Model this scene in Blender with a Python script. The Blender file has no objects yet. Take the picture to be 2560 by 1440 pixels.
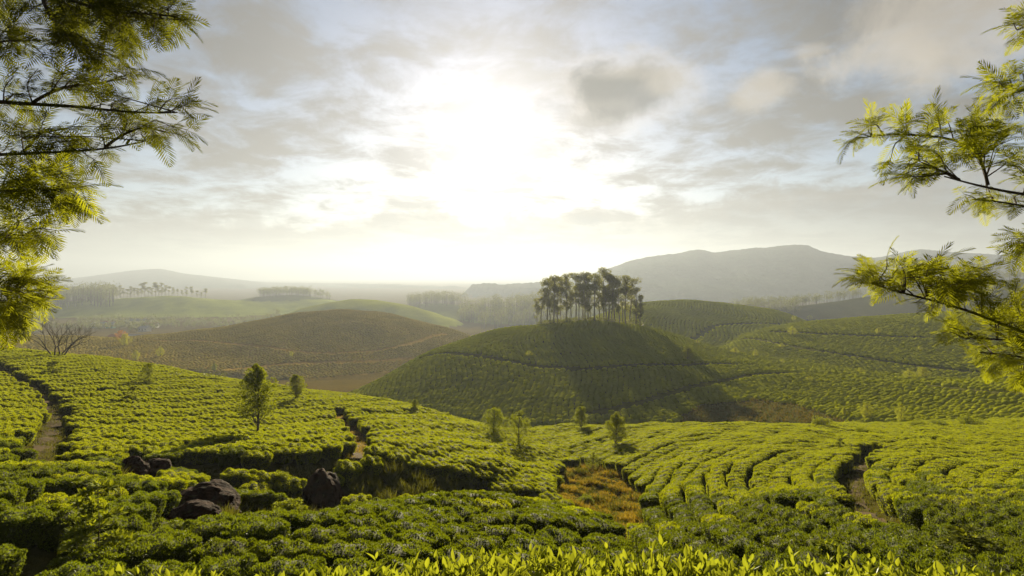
import bpy, math, random
import numpy as np
from mathutils import Vector, Matrix, noise as mnoise

R = np.random.default_rng(7)
random.seed(7)
SC = bpy.context.scene
COL = SC.collection
rad = math.radians

# ------------------------------------------------------------------ camera
F = 1280.0                      # focal length in photo pixels (2560 wide): an 18 mm lens
PITCH = rad(-1.35)
cam_d = bpy.data.cameras.new("camera")
cam_d.lens = 18.0; cam_d.sensor_width = 36.0
cam_d.clip_start = 0.05; cam_d.clip_end = 20000.0
cam = bpy.data.objects.new("camera", cam_d); COL.objects.link(cam)
cam.location = (0, 0, 0); cam.rotation_euler = (rad(90) + PITCH, 0, 0)
SC.camera = cam

# ------------------------------------------------------------------ light, sky, exposure
SUN_AZ, SUN_EL = rad(-2.2), rad(15.6)
S = Vector((math.sin(SUN_AZ) * math.cos(SUN_EL), math.cos(SUN_AZ) * math.cos(SUN_EL), math.sin(SUN_EL)))
sun_d = bpy.data.lights.new("sun", 'SUN')
sun_d.energy = 5.0; sun_d.angle = rad(0.6); sun_d.color = (1.0, 0.875, 0.62)
sun = bpy.data.objects.new("sun", sun_d); COL.objects.link(sun)
sun.rotation_euler = S.to_track_quat('Z', 'Y').to_euler()
sun.location = S * 300

SC.view_settings.view_transform = 'Standard'; SC.view_settings.look = 'None'
SC.view_settings.exposure = 1.8; SC.view_settings.gamma = 1.0
SC.view_settings.use_curve_mapping = False
cy = SC.cycles
cy.use_denoising = True
cy.max_bounces = 6; cy.diffuse_bounces = 3; cy.glossy_bounces = 2
cy.transmission_bounces = 4; cy.volume_bounces = 1; cy.transparent_max_bounces = 8
cy.use_adaptive_sampling = True; cy.adaptive_threshold = 0.02
cy.caustics_reflective = False; cy.caustics_refractive = False


class NT:
    """tiny helper for writing node trees"""
    def __init__(self, tree):
        self.t = tree; self.n = tree.nodes; self.l = tree.links
    def new(self, typ, **kw):
        nd = self.n.new(typ)
        for k, v in kw.items(): setattr(nd, k, v)
        return nd
    def put(self, sock, val):
        if isinstance(val, bpy.types.NodeSocket): self.l.new(val, sock)
        else: sock.default_value = val
    def m(self, op, a, b=0.0, c=None, clamp=False):
        nd = self.new('ShaderNodeMath', operation=op, use_clamp=clamp)
        self.put(nd.inputs[0], a); self.put(nd.inputs[1], b)
        if c is not None: self.put(nd.inputs[2], c)
        return nd.outputs[0]
    def vm(self, op, a, b=(0, 0, 0), out=0):
        nd = self.new('ShaderNodeVectorMath', operation=op)
        self.put(nd.inputs[0], a); self.put(nd.inputs[1], b)
        return nd.outputs['Value'] if op == 'DOT_PRODUCT' else nd.outputs[out]
    def ramp(self, x, a, b, smooth=True):
        nd = self.new('ShaderNodeMapRange', interpolation_type='SMOOTHSTEP' if smooth else 'LINEAR')
        nd.clamp = True
        self.put(nd.inputs[0], x); nd.inputs[1].default_value = a; nd.inputs[2].default_value = b
        return nd.outputs[0]
    def mix(self, f, a, b, mode='MIX'):
        nd = self.new('ShaderNodeMix', data_type='RGBA', blend_type=mode)
        self.put(nd.inputs[0], f); self.put(nd.inputs[6], a); self.put(nd.inputs[7], b)
        return nd.outputs[2]
    def noise(self, vec, scale, detail=6, rough=0.55, dist=0.0):
        nd = self.new('ShaderNodeTexNoise')
        if vec is not None: self.l.new(vec, nd.inputs['Vector'])
        nd.inputs['Scale'].default_value = scale; nd.inputs['Detail'].default_value = detail
        nd.inputs['Roughness'].default_value = rough; nd.inputs['Distortion'].default_value = dist
        return nd.outputs[0]
    def xyz(self, x, y, z):
        nd = self.new('ShaderNodeCombineXYZ')
        for i, q in enumerate((x, y, z)): self.put(nd.inputs[i], q)
        return nd.outputs[0]
    def scale(self, col, f):
        nd = self.new('ShaderNodeVectorMath', operation='SCALE')
        self.put(nd.inputs[0], col); self.put(nd.inputs['Scale'], f)
        return nd.outputs[0]


def pix_dir(u, v):
    X = (u - 1280.0) / F; Y = (720.0 - v) / F
    return np.array([X, math.cos(PITCH) - Y * math.sin(PITCH), math.sin(PITCH) + Y * math.cos(PITCH)])


world = bpy.data.worlds.new("World"); SC.world = world; world.use_nodes = True
W = NT(world.node_tree); W.n.clear()
sky = W.new('ShaderNodeTexSky', sky_type='NISHITA')
sky.sun_disc = False; sky.sun_elevation = SUN_EL; sky.sun_rotation = SUN_AZ % (2 * math.pi)
sky.air_density = 1.0; sky.dust_density = 1.5; sky.altitude = 1500
D = W.new('ShaderNodeTexCoord').outputs['Generated']
sep = W.new('ShaderNodeSeparateXYZ'); W.l.new(D, sep.inputs[0])
dz = W.m('MAXIMUM', sep.outputs[2], 0.0)
den = W.m('ADD', dz, 0.16)
P = W.xyz(W.m('DIVIDE', sep.outputs[0], den), W.m('DIVIDE', sep.outputs[1], den), 0.0)
sd = W.m('MAXIMUM', W.vm('DOT_PRODUCT', D, tuple(S)), 0.0)
# streaked high cloud layer + finer broken layer
Pst = W.vm('MULTIPLY', P, (1.0, 1.15, 1.0))
n1 = W.noise(Pst, 1.35, 9, 0.58, 0.35)
n2 = W.noise(W.vm('ADD', P, (3.1, 7.7, 0)), 3.6, 12, 0.64, 0.35)
n3 = W.noise(W.vm('ADD', P, (11.3, 2.2, 0)), 0.7, 4, 0.5, 0.2)
thick = W.ramp(W.m('ADD', W.m('MULTIPLY', n1, 0.5), W.m('MULTIPLY', n2, 0.5)), 0.42, 0.58)
shade = W.m('MULTIPLY', W.ramp(n3, 0.36, 0.62), W.m('ADD', 0.45, W.m('MULTIPLY', W.ramp(dz, 0.24, 0.46), 0.9)), clamp=True)
# cloud brightness rises towards the sun behind the thin cloud
g = W.m('ADD', W.m('ADD', 0.20, W.m('MULTIPLY', W.m('POWER', sd, 5.0), 0.38)),
        W.m('ADD', W.m('MULTIPLY', W.m('POWER', sd, 24.0), 0.36), W.m('MULTIPLY', W.m('POWER', sd, 120.0), 0.9)))
ccol = W.mix(thick, (0.44, 0.48, 0.63, 1), (1.12, 1.07, 1.04, 1))
ccol = W.mix(W.m('MULTIPLY', shade, W.m('SUBTRACT', 0.48, W.m('MULTIPLY', W.m('POWER', sd, 7.0), 0.48))), ccol, (0.47, 0.46, 0.54, 1))
cloud = W.scale(ccol, W.m('MULTIPLY', g, 1.9))
cover = W.m('ADD', 0.72, W.m('MULTIPLY', thick, 0.28))
col = W.mix(cover, sky.outputs[0], cloud)
# small dark cumulus right of the sun and a low bank of cumulus on the right
def blob(u, v, ru, rv, n, amp):
    c = pix_dir(u, v); c = c / np.linalg.norm(c)
    d = W.vm('SUBTRACT', D, tuple(c))
    d = W.vm('MULTIPLY', d, (F / ru, F / ru, F / rv))
    ln = W.new('ShaderNodeVectorMath', operation='LENGTH'); W.l.new(d, ln.inputs[0])
    return W.m('ADD', ln.outputs['Value'], W.m('MULTIPLY', W.m('SUBTRACT', n, 0.5), amp))
nb = W.noise(D, 9.0, 8, 0.6, 0.3)
nbf = W.noise(D, 22.0, 8, 0.6, 0.2)
for (u, v, ru, rv, dark) in ((1550, 235, 120, 62, 0.85), (1500, 300, 70, 34, 0.35), (1380, 275, 70, 30, 0.25)):
    b = blob(u, v, ru, rv, nb, 2.2)
    halo = W.m('SUBTRACT', 1.0, W.ramp(b, 1.0, 1.75))
    col = W.mix(W.m('MULTIPLY', halo, 0.4 * dark), col, (3.0, 2.7, 2.35, 1))
    fac = W.m('SUBTRACT', 1.0, W.ramp(b, 0.6, 1.25))
    col = W.mix(W.m('MULTIPLY', fac, dark), col, (0.62, 0.60, 0.58, 1))
for (u, v, ru, rv, lit) in ((1905, 225, 60, 34, 0.6), (2180, 150, 90, 40, 0.45), (2420, 60, 190, 80, 0.55), (2390, 150, 60, 30, 0.35), (2030, 125, 34, 16, 0.4), (1660, 205, 45, 30, 0.5), (1560, 180, 60, 20, 0.35)):
    b = blob(u, v, ru, rv, nb, 3.0)
    fac = W.m('SUBTRACT', 1.0, W.ramp(b, 0.3, 1.4))
    col = W.mix(W.m('MULTIPLY', fac, lit), col, (2.3, 2.05, 1.7, 1))
# low bank: below a bumpy line the cloud is even and slightly blue
az = W.m('DIVIDE', sep.outputs[0], W.m('MAXIMUM', sep.outputs[1], 0.05))
top = W.m('ADD', W.m('MULTIPLY', W.m('SUBTRACT', W.noise(W.xyz(az, dz, 0.0), 7.0, 8, 0.6, 0.2), 0.5), 0.22), W.m('ADD', 0.128, W.m('MULTIPLY', az, 0.045)))
bank = W.ramp(W.m('SUBTRACT', top, dz), -0.004, 0.035)
bankcol = W.scale(W.mix(nbf, (0.46, 0.50, 0.70, 1), (0.98, 0.94, 0.92, 1)), W.m('MULTIPLY', W.m('ADD', 0.42, W.m('MULTIPLY', W.m('POWER', sd, 12.0), 0.32)), 2.0))
rim = W.m('MULTIPLY', bank, W.m('SUBTRACT', 1.0, W.ramp(W.m('SUBTRACT', top, dz), 0.012, 0.06)))
col = W.mix(W.m('MULTIPLY', bank, 0.7), col, bankcol)
col = W.mix(W.m('MULTIPLY', rim, 0.7), col, W.scale((1.25, 1.12, 1.0), W.m('ADD', 0.75, W.m('MULTIPLY', W.m('POWER', sd, 9.0), 0.6))))
bg = W.new('ShaderNodeBackground'); bg.inputs['Strength'].default_value = 0.080
W.l.new(col, bg.inputs['Color'])
wo = W.new('ShaderNodeOutputWorld'); W.l.new(bg.outputs[0], wo.inputs[0])

# ------------------------------------------------------------------ tagging
def tag(o, label=None, cat=None, group=None, kind=None):
    if label: o['label'] = label
    if cat: o['category'] = cat
    if group: o['group'] = group
    if kind: o['kind'] = kind
    return o

def empty(name, loc, label=None, cat=None, group=None):
    o = bpy.data.objects.new(name, None); COL.objects.link(o)
    o.location = loc; o.empty_display_size = 0.3
    return tag(o, label, cat, group)

# ------------------------------------------------------------------ mesh builder
class MB:
    def __init__(self):
        self.v = []; self.q = []; self.t = []; self.n = 0; self.qm = []; self.tm = []
    def add(self, verts, quads=None, tris=None, mat=0):
        verts = np.asarray(verts, dtype=np.float64).reshape(-1, 3)
        if quads is not None and len(quads):
            q = np.asarray(quads, dtype=np.int64).reshape(-1, 4) + self.n
            self.q.append(q); self.qm.append(np.full(len(q), mat))
        if tris is not None and len(tris):
            t = np.asarray(tris, dtype=np.int64).reshape(-1, 3) + self.n
            self.t.append(t); self.tm.append(np.full(len(t), mat))
        self.v.append(verts); self.n += len(verts)
    def mesh(self, name, mats, smooth=True):
        me = bpy.data.meshes.new(name)
        v = np.concatenate(self.v) if self.v else np.zeros((0, 3))
        q = np.concatenate(self.q) if self.q else np.zeros((0, 4), dtype=np.int64)
        t = np.concatenate(self.t) if self.t else np.zeros((0, 3), dtype=np.int64)
        me.vertices.add(len(v)); me.vertices.foreach_set('co', v.astype(np.float32).ravel())
        nl = len(q) * 4 + len(t) * 3
        me.loops.add(nl); me.polygons.add(len(q) + len(t))
        me.loops.foreach_set('vertex_index', np.concatenate([q.ravel(), t.ravel()]).astype(np.int32))
        st = np.concatenate([np.arange(len(q)) * 4, len(q) * 4 + np.arange(len(t)) * 3]).astype(np.int32)
        me.polygons.foreach_set('loop_start', st)
        mi = np.concatenate([*(self.qm or [np.zeros(0)]), *(self.tm or [np.zeros(0)])]).astype(np.int32)
        for m in (mats if isinstance(mats, (list, tuple)) else [mats]): me.materials.append(m)
        me.polygons.foreach_set('material_index', mi)
        me.polygons.foreach_set('use_smooth', np.full(len(q) + len(t), smooth))
        me.update(calc_edges=True); me.validate()
        return me
    def build(self, name, mats, parent=None, smooth=True, loc=None):
        o = bpy.data.objects.new(name, self.mesh(name, mats, smooth)); COL.objects.link(o)
        if parent: o.parent = parent
        if loc is not None: o.location = loc
        return o
    # tapered tube along points
    def tube(self, pts, radii, sides=6, mat=0):
        pts = np.asarray(pts, float); n = len(pts)
        radii = np.broadcast_to(np.asarray(radii, float), (n,))
        d = np.gradient(pts, axis=0); d /= np.linalg.norm(d, axis=1, keepdims=True) + 1e-9
        ref = np.array([0.13, 0.27, 1.0]) if abs(d[:, 2]).mean() < 0.8 else np.array([1.0, 0.2, 0.1])
        a = np.cross(d, ref); a /= np.linalg.norm(a, axis=1, keepdims=True) + 1e-9
        b = np.cross(d, a)
        ang = np.linspace(0, 2 * math.pi, sides, endpoint=False)
        v = pts[:, None, :] + radii[:, None, None] * (np.cos(ang)[None, :, None] * a[:, None, :] + np.sin(ang)[None, :, None] * b[:, None, :])
        i = np.arange(n - 1)[:, None]; j = np.arange(sides)[None, :]; j2 = (j + 1) % sides
        q = np.stack([i * sides + j, i * sides + j2, (i + 1) * sides + j2, (i + 1) * sides + j], -1).reshape(-1, 4)
        self.add(v.reshape(-1, 3), q, mat=mat)
    # rhombic leaves: base points, direction along leaf, normal
    def leaves(self, p, d, nrm, ln, wd, mat=0, fold=0.25):
        p = np.asarray(p, float); d = d / (np.linalg.norm(d, axis=1, keepdims=True) + 1e-9)
        s = np.cross(d, nrm); s /= np.linalg.norm(s, axis=1, keepdims=True) + 1e-9
        nn = np.cross(s, d)
        ln = np.broadcast_to(np.asarray(ln, float), (len(p),))[:, None]; wd = np.broadcast_to(np.asarray(wd, float), (len(p),))[:, None]
        mid = p + d * ln * 0.45 + nn * wd * fold
        v = np.stack([p, mid + s * wd * 0.5, p + d * ln, mid - s * wd * 0.5], 1)
        k = np.arange(len(p))[:, None] * 4 + np.arange(4)[None, :]
        self.add(v.reshape(-1, 3), k, mat=mat)

def unit(n):
    v = R.normal(size=(n, 3)); return v / np.linalg.norm(v, axis=1, keepdims=True)

# ------------------------------------------------------------------ materials
def pmat(name):
    m = bpy.data.materials.new(name); m.use_nodes = True
    t = NT(m.node_tree); t.n.clear()
    return m, t

def leaf_mat(name, c1, c2, tr, trans=0.4, rough=0.5, spec=0.35, scale=3.0, rnd=0.25):
    """leaf: base mottled between c1 and c2, part of the light passes through tinted tr"""
    m, t = pmat(name)
    geo = t.new('ShaderNodeNewGeometry')
    oi = t.new('ShaderNodeObjectInfo')
    tc = t.new('ShaderNodeTexCoord')
    n = t.noise(tc.outputs['Object'], scale, 4, 0.6)
    f = t.m('ADD', t.m('MULTIPLY', t.ramp(n, 0.35, 0.65), 0.6), t.m('MULTIPLY', geo.outputs['Random Per Island'], 0.4))
    c = t.mix(f, (*c1, 1), (*c2, 1))
    hs = t.new('ShaderNodeHueSaturation')
    t.put(hs.inputs['Value'], t.m('ADD', 1 - rnd, t.m('MULTIPLY', oi.outputs['Random'], 2 * rnd)))
    t.put(hs.inputs['Hue'], t.m('ADD', 0.49, t.m('MULTIPLY', oi.outputs['Random'], 0.02)))
    t.l.new(c, hs.inputs['Color'])
    pb = t.new('ShaderNodeBsdfPrincipled')
    t.l.new(hs.outputs[0], pb.inputs['Base Color']); pb.inputs['Roughness'].default_value = rough
    pb.inputs['Specular IOR Level'].default_value = spec
    tb = t.new('ShaderNodeBsdfTranslucent')
    hs2 = t.mix(0.75, hs.outputs[0], (*tr, 1))
    t.l.new(hs2, tb.inputs[0])
    mx = t.new('ShaderNodeMixShader'); mx.inputs[0].default_value = trans
    t.l.new(pb.outputs[0], mx.inputs[1]); t.l.new(tb.outputs[0], mx.inputs[2])
    o = t.new('ShaderNodeOutputMaterial'); t.l.new(mx.outputs[0], o.inputs[0])
    return m

def rough_mat(name, c1, c2, scale=4.0, bump=0.3, rough=0.9, bscale=None, coord='Object'):
    m, t = pmat(name)
    tc = t.new('ShaderNodeTexCoord').outputs[coord]
    n = t.noise(tc, scale, 8, 0.65)
    n2 = t.noise(tc, bscale or scale * 5, 6, 0.6)
    c = t.mix(t.ramp(n, 0.3, 0.7), (*c1, 1), (*c2, 1))
    pb = t.new('ShaderNodeBsdfPrincipled'); t.l.new(c, pb.inputs['Base Color'])
    pb.inputs['Roughness'].default_value = rough; pb.inputs['Specular IOR Level'].default_value = 0.06
    if bump:
        b = t.new('ShaderNodeBump'); b.inputs['Strength'].default_value = bump; b.inputs['Distance'].default_value = 0.1
        t.l.new(n2, b.inputs['Height']); t.l.new(b.outputs[0], pb.inputs['Normal'])
    o = t.new('ShaderNodeOutputMaterial'); t.l.new(pb.outputs[0], o.inputs[0])
    return m

M = {}
M['tea'] = leaf_mat('tea_leaf', (0.120, 0.143, 0.004), (0.208, 0.223, 0.005), (0.44, 0.465, 0.007), 0.45, 0.6, 0.10, 2.0, 0.2)
M['tea_shade'] = leaf_mat('tea_leaf_shade', (0.055, 0.077, 0.003), (0.108, 0.129, 0.004), (0.23, 0.27, 0.006), 0.38, 0.55, 0.14, 2.0, 0.2)  # darker copy of the tea leaf, foreground shade put into its colour
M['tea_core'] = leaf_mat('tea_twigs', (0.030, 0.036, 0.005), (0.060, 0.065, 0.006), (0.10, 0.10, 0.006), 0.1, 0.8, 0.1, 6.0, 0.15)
M['shoot'] = leaf_mat('tea_shoot_leaf', (0.065, 0.100, 0.010), (0.20, 0.225, 0.014), (0.40, 0.42, 0.018), 0.45, 0.45, 0.22, 5.0, 0.1)
M['far_tea'] = leaf_mat('tea_far', (0.175, 0.202, 0.003), (0.280, 0.302, 0.004), (0.57, 0.605, 0.006), 0.48, 0.9, 0.0, 0.12, 0.0)
M['frond'] = leaf_mat('frond_leaf', (0.055, 0.075, 0.006), (0.105, 0.120, 0.008), (0.44, 0.45, 0.012), 0.5, 0.8, 0.04, 2.0, 0.1)
M['frond_shade'] = leaf_mat('frond_leaf_shade', (0.035, 0.045, 0.006), (0.070, 0.080, 0.008), (0.20, 0.21, 0.010), 0.45, 0.8, 0.03, 2.0, 0.1)  # darker copy of the frond leaf, backlit shade painted into its colour
M['oak'] = leaf_mat('silver_oak_leaf', (0.090, 0.118, 0.007), (0.155, 0.175, 0.009), (0.36, 0.38, 0.010), 0.40, 0.7, 0.08, 1.0, 0.15)
M['euca'] = leaf_mat('eucalyptus_leaf', (0.085, 0.100, 0.012), (0.150, 0.150, 0.014), (0.28, 0.27, 0.016), 0.36, 0.55, 0.3, 0.3, 0.2)
M['wood_leaf'] = leaf_mat('woodland_leaf', (0.055, 0.072, 0.014), (0.100, 0.110, 0.018), (0.22, 0.22, 0.02), 0.32, 0.6, 0.2, 0.1, 0.2)
M['orange_leaf'] = leaf_mat('orange_leaf', (0.42, 0.18, 0.02), (0.55, 0.26, 0.03), (0.5, 0.22, 0.02), 0.3, 0.6, 0.2, 1.0, 0.1)
M['dry'] = leaf_mat('dry_grass', (0.16, 0.115, 0.014), (0.31, 0.20, 0.022), (0.40, 0.28, 0.02), 0.35, 0.7, 0.2, 0.5, 0.1)
M['wild'] = leaf_mat('wild_grass', (0.045, 0.052, 0.008), (0.095, 0.092, 0.010), (0.18, 0.17, 0.010), 0.3, 0.6, 0.25, 0.4, 0.15)
M['marsh'] = leaf_mat('marsh_grass', (0.060, 0.045, 0.006), (0.110, 0.075, 0.010), (0.16, 0.12, 0.010), 0.3, 0.8, 0.1, 0.1, 0.1)
M['brown_leaf'] = leaf_mat('dry_shrub_leaf', (0.10, 0.055, 0.012), (0.18, 0.10, 0.02), (0.2, 0.12, 0.02), 0.25, 0.7, 0.2, 1.0, 0.1)
M['bark'] = rough_mat('bark', (0.055, 0.042, 0.028), (0.12, 0.095, 0.065), 9.0, 0.5)
M['pale_bark'] = rough_mat('pale_bark', (0.13, 0.11, 0.085), (0.24, 0.20, 0.15), 2.0, 0.3)
M['rock'] = rough_mat('boulder_stone', (0.013, 0.007, 0.004), (0.048, 0.023, 0.010), 3.0, 0.9, 0.85, 11.0)
_m = M['rock'].node_tree; _t = NT(_m); _pb = [n for n in _m.nodes if n.type == 'BSDF_PRINCIPLED'][0]
_src = _pb.inputs['Base Color'].links[0].from_socket; _tc = _t.new('ShaderNodeTexCoord').outputs['Object']
_li = _t.ramp(_t.noise(_tc, 5.0, 8, 0.7), 0.55, 0.64)
_t.l.new(_t.mix(_t.m('MULTIPLY', _li, 0.6), _src, (0.055, 0.055, 0.018, 1)), _pb.inputs['Base Color'])
M['path'] = rough_mat('path_earth', (0.035, 0.026, 0.009), (0.085, 0.055, 0.018), 1.2, 0.4, 0.95, 9.0)
M['wall'] = rough_mat('house_plaster', (0.62, 0.60, 0.56), (0.74, 0.72, 0.68), 0.5, 0.05)
M['teal'] = rough_mat('house_teal', (0.10, 0.36, 0.36), (0.14, 0.44, 0.42), 0.5, 0.05)
M['greywall'] = rough_mat('house_grey', (0.36, 0.36, 0.40), (0.46, 0.46, 0.50), 0.5, 0.05)
M['roof_red'] = rough_mat('roof_tile', (0.30, 0.12, 0.07), (0.40, 0.17, 0.10), 1.0, 0.2)
M['roof_grey'] = rough_mat('roof_sheet', (0.32, 0.31, 0.31), (0.44, 0.42, 0.42), 1.0, 0.1)
M['glass'] = rough_mat('window_dark', (0.03, 0.03, 0.035), (0.05, 0.05, 0.055), 1.0, 0.0, 0.2)

# ------------------------------------------------------------------ terrain height field
def ptd(u, v, Dp):
    d = pix_dir(u, v); return d[0] / d[1], Dp, d[2] / d[1] * Dp      # (azimuth tangent, depth, height)
def at(u, v, Dp):
    a, y, z = ptd(u, v, Dp); return np.array([a * y, y, z])

AG = np.linspace(-2.2, 2.2, 1801)
def gsm(arr, sig, axis=-1):
    k = int(max(1, math.ceil(sig * 3))); x = np.arange(-k, k + 1); w = np.exp(-0.5 * (x / sig) ** 2); w /= w.sum()
    pad = [(0, 0)] * arr.ndim; pad[axis] = (k, k)
    ap = np.pad(arr, pad, mode='edge')
    return np.apply_along_axis(lambda r: np.convolve(r, w, 'valid'), axis, ap)
def curve(ctrl, sig):
    c = sorted(ptd(*k) for k in ctrl); c = np.array(c)
    da = AG[1] - AG[0]
    return (gsm(np.interp(AG, c[:, 0], c[:, 1]), sig / da), gsm(np.interp(AG, c[:, 0], c[:, 2]), sig / da))

FLOOR = -34.0
LAYERS = {}
FAR = {'brown': 1.5, 'green_hill': 1.7, 'left_hills': 1.9, 'wood_hill': 1.7, 'dark_ridge': 1.3, 'mountain': 1.8, 'left_mountain': 2.6}
def layer(name, crest, foot, sig=0.022, back=0.8, m0=0.9):
    k = FAR.get(name, 1.0); crest = [(u, v, d * k) for u, v, d in crest]; foot = [(u, v, d * k) for u, v, d in foot]
    yc, zc = curve(crest, sig); yf, zf = curve(foot, sig)
    ends = [ptd(*c)[0] for c in crest]
    LAYERS[name] = (yc, zc, yf, zf, back, m0, min(ends), max(ends))
layer('centre', [(860, 1000, 150), (900, 975, 155), (1000, 918, 170), (1100, 868, 182), (1250, 824, 195), (1400, 806, 202), (1500, 803, 205), (1600, 815, 203), (1700, 846, 195), (1800, 876, 185), (2000, 912, 165), (2200, 938, 140), (2400, 950, 120), (2560, 955, 108), (3000, 960, 90), (3600, 960, 80)],
      [(860, 1010, 130), (1000, 1030, 118), (1250, 1055, 106), (1500, 1060, 102), (1800, 1052, 98), (2000, 1055, 90), (2200, 1078, 80), (2560, 1088, 72), (3600, 1100, 60)], m0=1.15)
layer('brown', [(-900, 840, 220), (-200, 838, 225), (0, 838, 225), (200, 842, 215), (330, 843, 222), (450, 832, 232), (600, 810, 240), (750, 781, 255), (850, 772, 260), (950, 780, 258), (1100, 815, 245), (1200, 850, 230), (1300, 905, 215), (1400, 960, 200)],
      [(-900, 900, 130), (0, 900, 130), (300, 910, 145), (500, 925, 150), (800, 950, 150), (1000, 955, 155), (1200, 945, 165), (1400, 970, 175)], m0=1.1)
layer('green_hill', [(520, 845, 360), (650, 806, 385), (760, 768, 400), (880, 745, 410), (1000, 757, 405), (1100, 785, 395), (1200, 830, 380), (1320, 870, 370)],
      [(520, 850, 320), (880, 835, 320), (1320, 880, 320)])
layer('left_hills', [(-1500, 730, 470), (-300, 740, 470), (100, 758, 470), (280, 748, 480), (420, 738, 490), (560, 750, 490), (680, 756, 500), (820, 748, 500), (960, 780, 480), (1100, 830, 450)],
      [(-1500, 800, 380), (0, 800, 380), (600, 798, 390), (1100, 840, 400)], back=0.6, m0=0.7)
layer('wood_hill', [(500, 775, 580), (600, 748, 590), (660, 740, 600), (740, 736, 600), (830, 748, 600), (900, 765, 590), (980, 772, 560), (1020, 762, 540), (1090, 756, 540), (1160, 764, 520), (1250, 770, 450), (1350, 765, 440), (1500, 760, 430), (1620, 770, 410), (1700, 810, 400)],
      [(500, 790, 500), (900, 790, 480), (1200, 830, 350), (1500, 850, 330), (1700, 850, 330)])
layer('back_hill', [(1380, 860, 300), (1450, 805, 320), (1560, 766, 335), (1650, 752, 345), (1720, 750, 350), (1800, 757, 350), (1860, 768, 345), (1930, 772, 340), (2010, 800, 325), (2100, 850, 310), (2200, 880, 300)],
      [(1380, 890, 215), (1800, 890, 215), (2200, 900, 215)], m0=1.1)
layer('right_hill', [(1700, 930, 220), (1790, 880, 225), (1850, 846, 235), (1920, 822, 245), (2000, 808, 250), (2130, 795, 250), (2300, 785, 245), (2560, 780, 235), (3000, 775, 220), (3600, 775, 200)],
      [(1700, 940, 185), (2000, 930, 165), (2300, 960, 145), (2560, 980, 130), (3000, 990, 130), (3600, 1000, 120)], m0=1.2)
layer('dark_ridge', [(1680, 830, 410), (1750, 795, 420), (1850, 772, 440), (1950, 768, 450), (2050, 760, 460), (2150, 745, 470), (2300, 722, 480), (2450, 706, 490), (2560, 696, 500), (3000, 665, 520), (3600, 650, 540)],
      [(1680, 840, 360), (2100, 840, 350), (2560, 830, 340), (3600, 830, 320)])
layer('mountain', [(1180, 716, 1150), (1300, 712, 1120), (1430, 698, 1100), (1520, 672, 1090), (1580, 650, 1085), (1640, 639, 1080), (1690, 634, 1080), (1720, 628, 1080), (1745, 622, 1080), (1765, 626, 1080), (1780, 632, 1075), (1830, 626, 1070), (1880, 620, 1050), (1920, 619, 1050), (1960, 613, 1050), (1985, 612, 1050), (2022, 612, 1050), (2036, 622, 1052), (2060, 630, 1060), (2120, 640, 1080), (2190, 645, 1100), (2240, 634, 1110), (2300, 622, 1120), (2380, 630, 1130), (2450, 634, 1150), (2560, 640, 1200), (3000, 620, 1200), (3600, 640, 1200)],
      [(1180, 712, 900), (1500, 745, 720), (2000, 760, 680), (2560, 760, 680), (3600, 760, 680)], sig=0.006, back=1.5, m0=0.8)
layer('left_mountain', [(-1500, 690, 1500), (0, 706, 1500), (120, 703, 1500), (230, 690, 1500), (330, 676, 1500), (400, 671, 1500), (460, 684, 1500), (560, 695, 1500), (660, 706, 1500), (900, 710, 1600), (1300, 712, 1700), (1500, 714, 1700)],
      [(-1500, 720, 1000), (700, 722, 1000), (1500, 722, 1000)], sig=0.008, back=1.5)

# near fields: columns of (depth, height of the bush tops)
NCOL = {
    0:    [(8, -5.1), (12, -5.6), (15, -6.1), (30, -8.7), (42, -10.2), (60, -11.4), (90, -12.3), (108, -16.5), (130, -24), (150, -40)],
    300:  [(8, -5.2), (12, -5.8), (18, -7.2), (24, -8.6), (35, -10.6), (48, -11.8), (85, -13.4), (102, -18), (130, -28), (150, -42)],
    640:  [(8, -5.1), (12, -5.8), (17, -7.2), (20, -9.0), (23, -9.9), (24.6, -9.8), (26.5, -8.95), (29, -9.4), (38, -11.5), (55, -13.4), (70, -14.5), (85, -18), (110, -28), (140, -44)],
    1000: [(8, -5.1), (13, -6.2), (17, -7.3), (20, -9.6), (23.5, -11.2), (26, -10.9), (29, -9.9), (33, -10.4), (40, -11.7), (47, -12.9), (58, -14.1), (75, -18.5), (100, -29), (130, -44)],
    1250: [(8, -5.1), (13, -6.3), (18, -7.7), (21, -10.0), (25, -12.0), (28, -11.7), (31, -11.3), (37, -12.8), (50, -15.1), (65, -20), (100, -33), (130, -46)],
    1430: [(8, -5.1), (13, -6.4), (17, -7.8), (20, -9.3), (24, -10.8), (30, -12.7), (40, -14.9), (50, -16.8), (64, -18.3), (85, -26), (110, -36), (130, -46)],
    1550: [(8, -5.1), (12, -6.3), (16, -7.9), (20, -9.5), (25, -11.2), (31, -12.6), (38, -13.7), (48, -15.4), (62, -18.0), (80, -25), (110, -36), (130, -46)],
    1750: [(8, -5.1), (14, -6.9), (25, -10.2), (38, -13.0), (60, -17.1), (80, -24), (110, -34), (130, -46)],
    2200: [(8, -5.1), (14, -6.7), (25, -9.8), (38, -12.6), (60, -17.7), (80, -23), (100, -30), (130, -46)],
    2560: [(8, -5.0), (14, -6.6), (23, -9.1), (36, -12.0), (56, -16.1), (75, -21), (95, -28), (130, -46)],
}
NCOL[-900] = [(8, -4.6), (15, -5.6), (30, -7.5), (60, -9.5), (90, -11), (110, -16), (130, -26), (150, -42)]
NCOL[3600] = [(8, -4.8), (14, -6.0), (25, -8.6), (40, -11.5), (60, -16), (80, -22), (100, -30), (130, -46)]
LY = np.linspace(0.0, math.log(150.0), 260)
_us = sorted(NCOL); _ac = np.array([(u - 1280) / F for u in _us]); _tab = []
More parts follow.
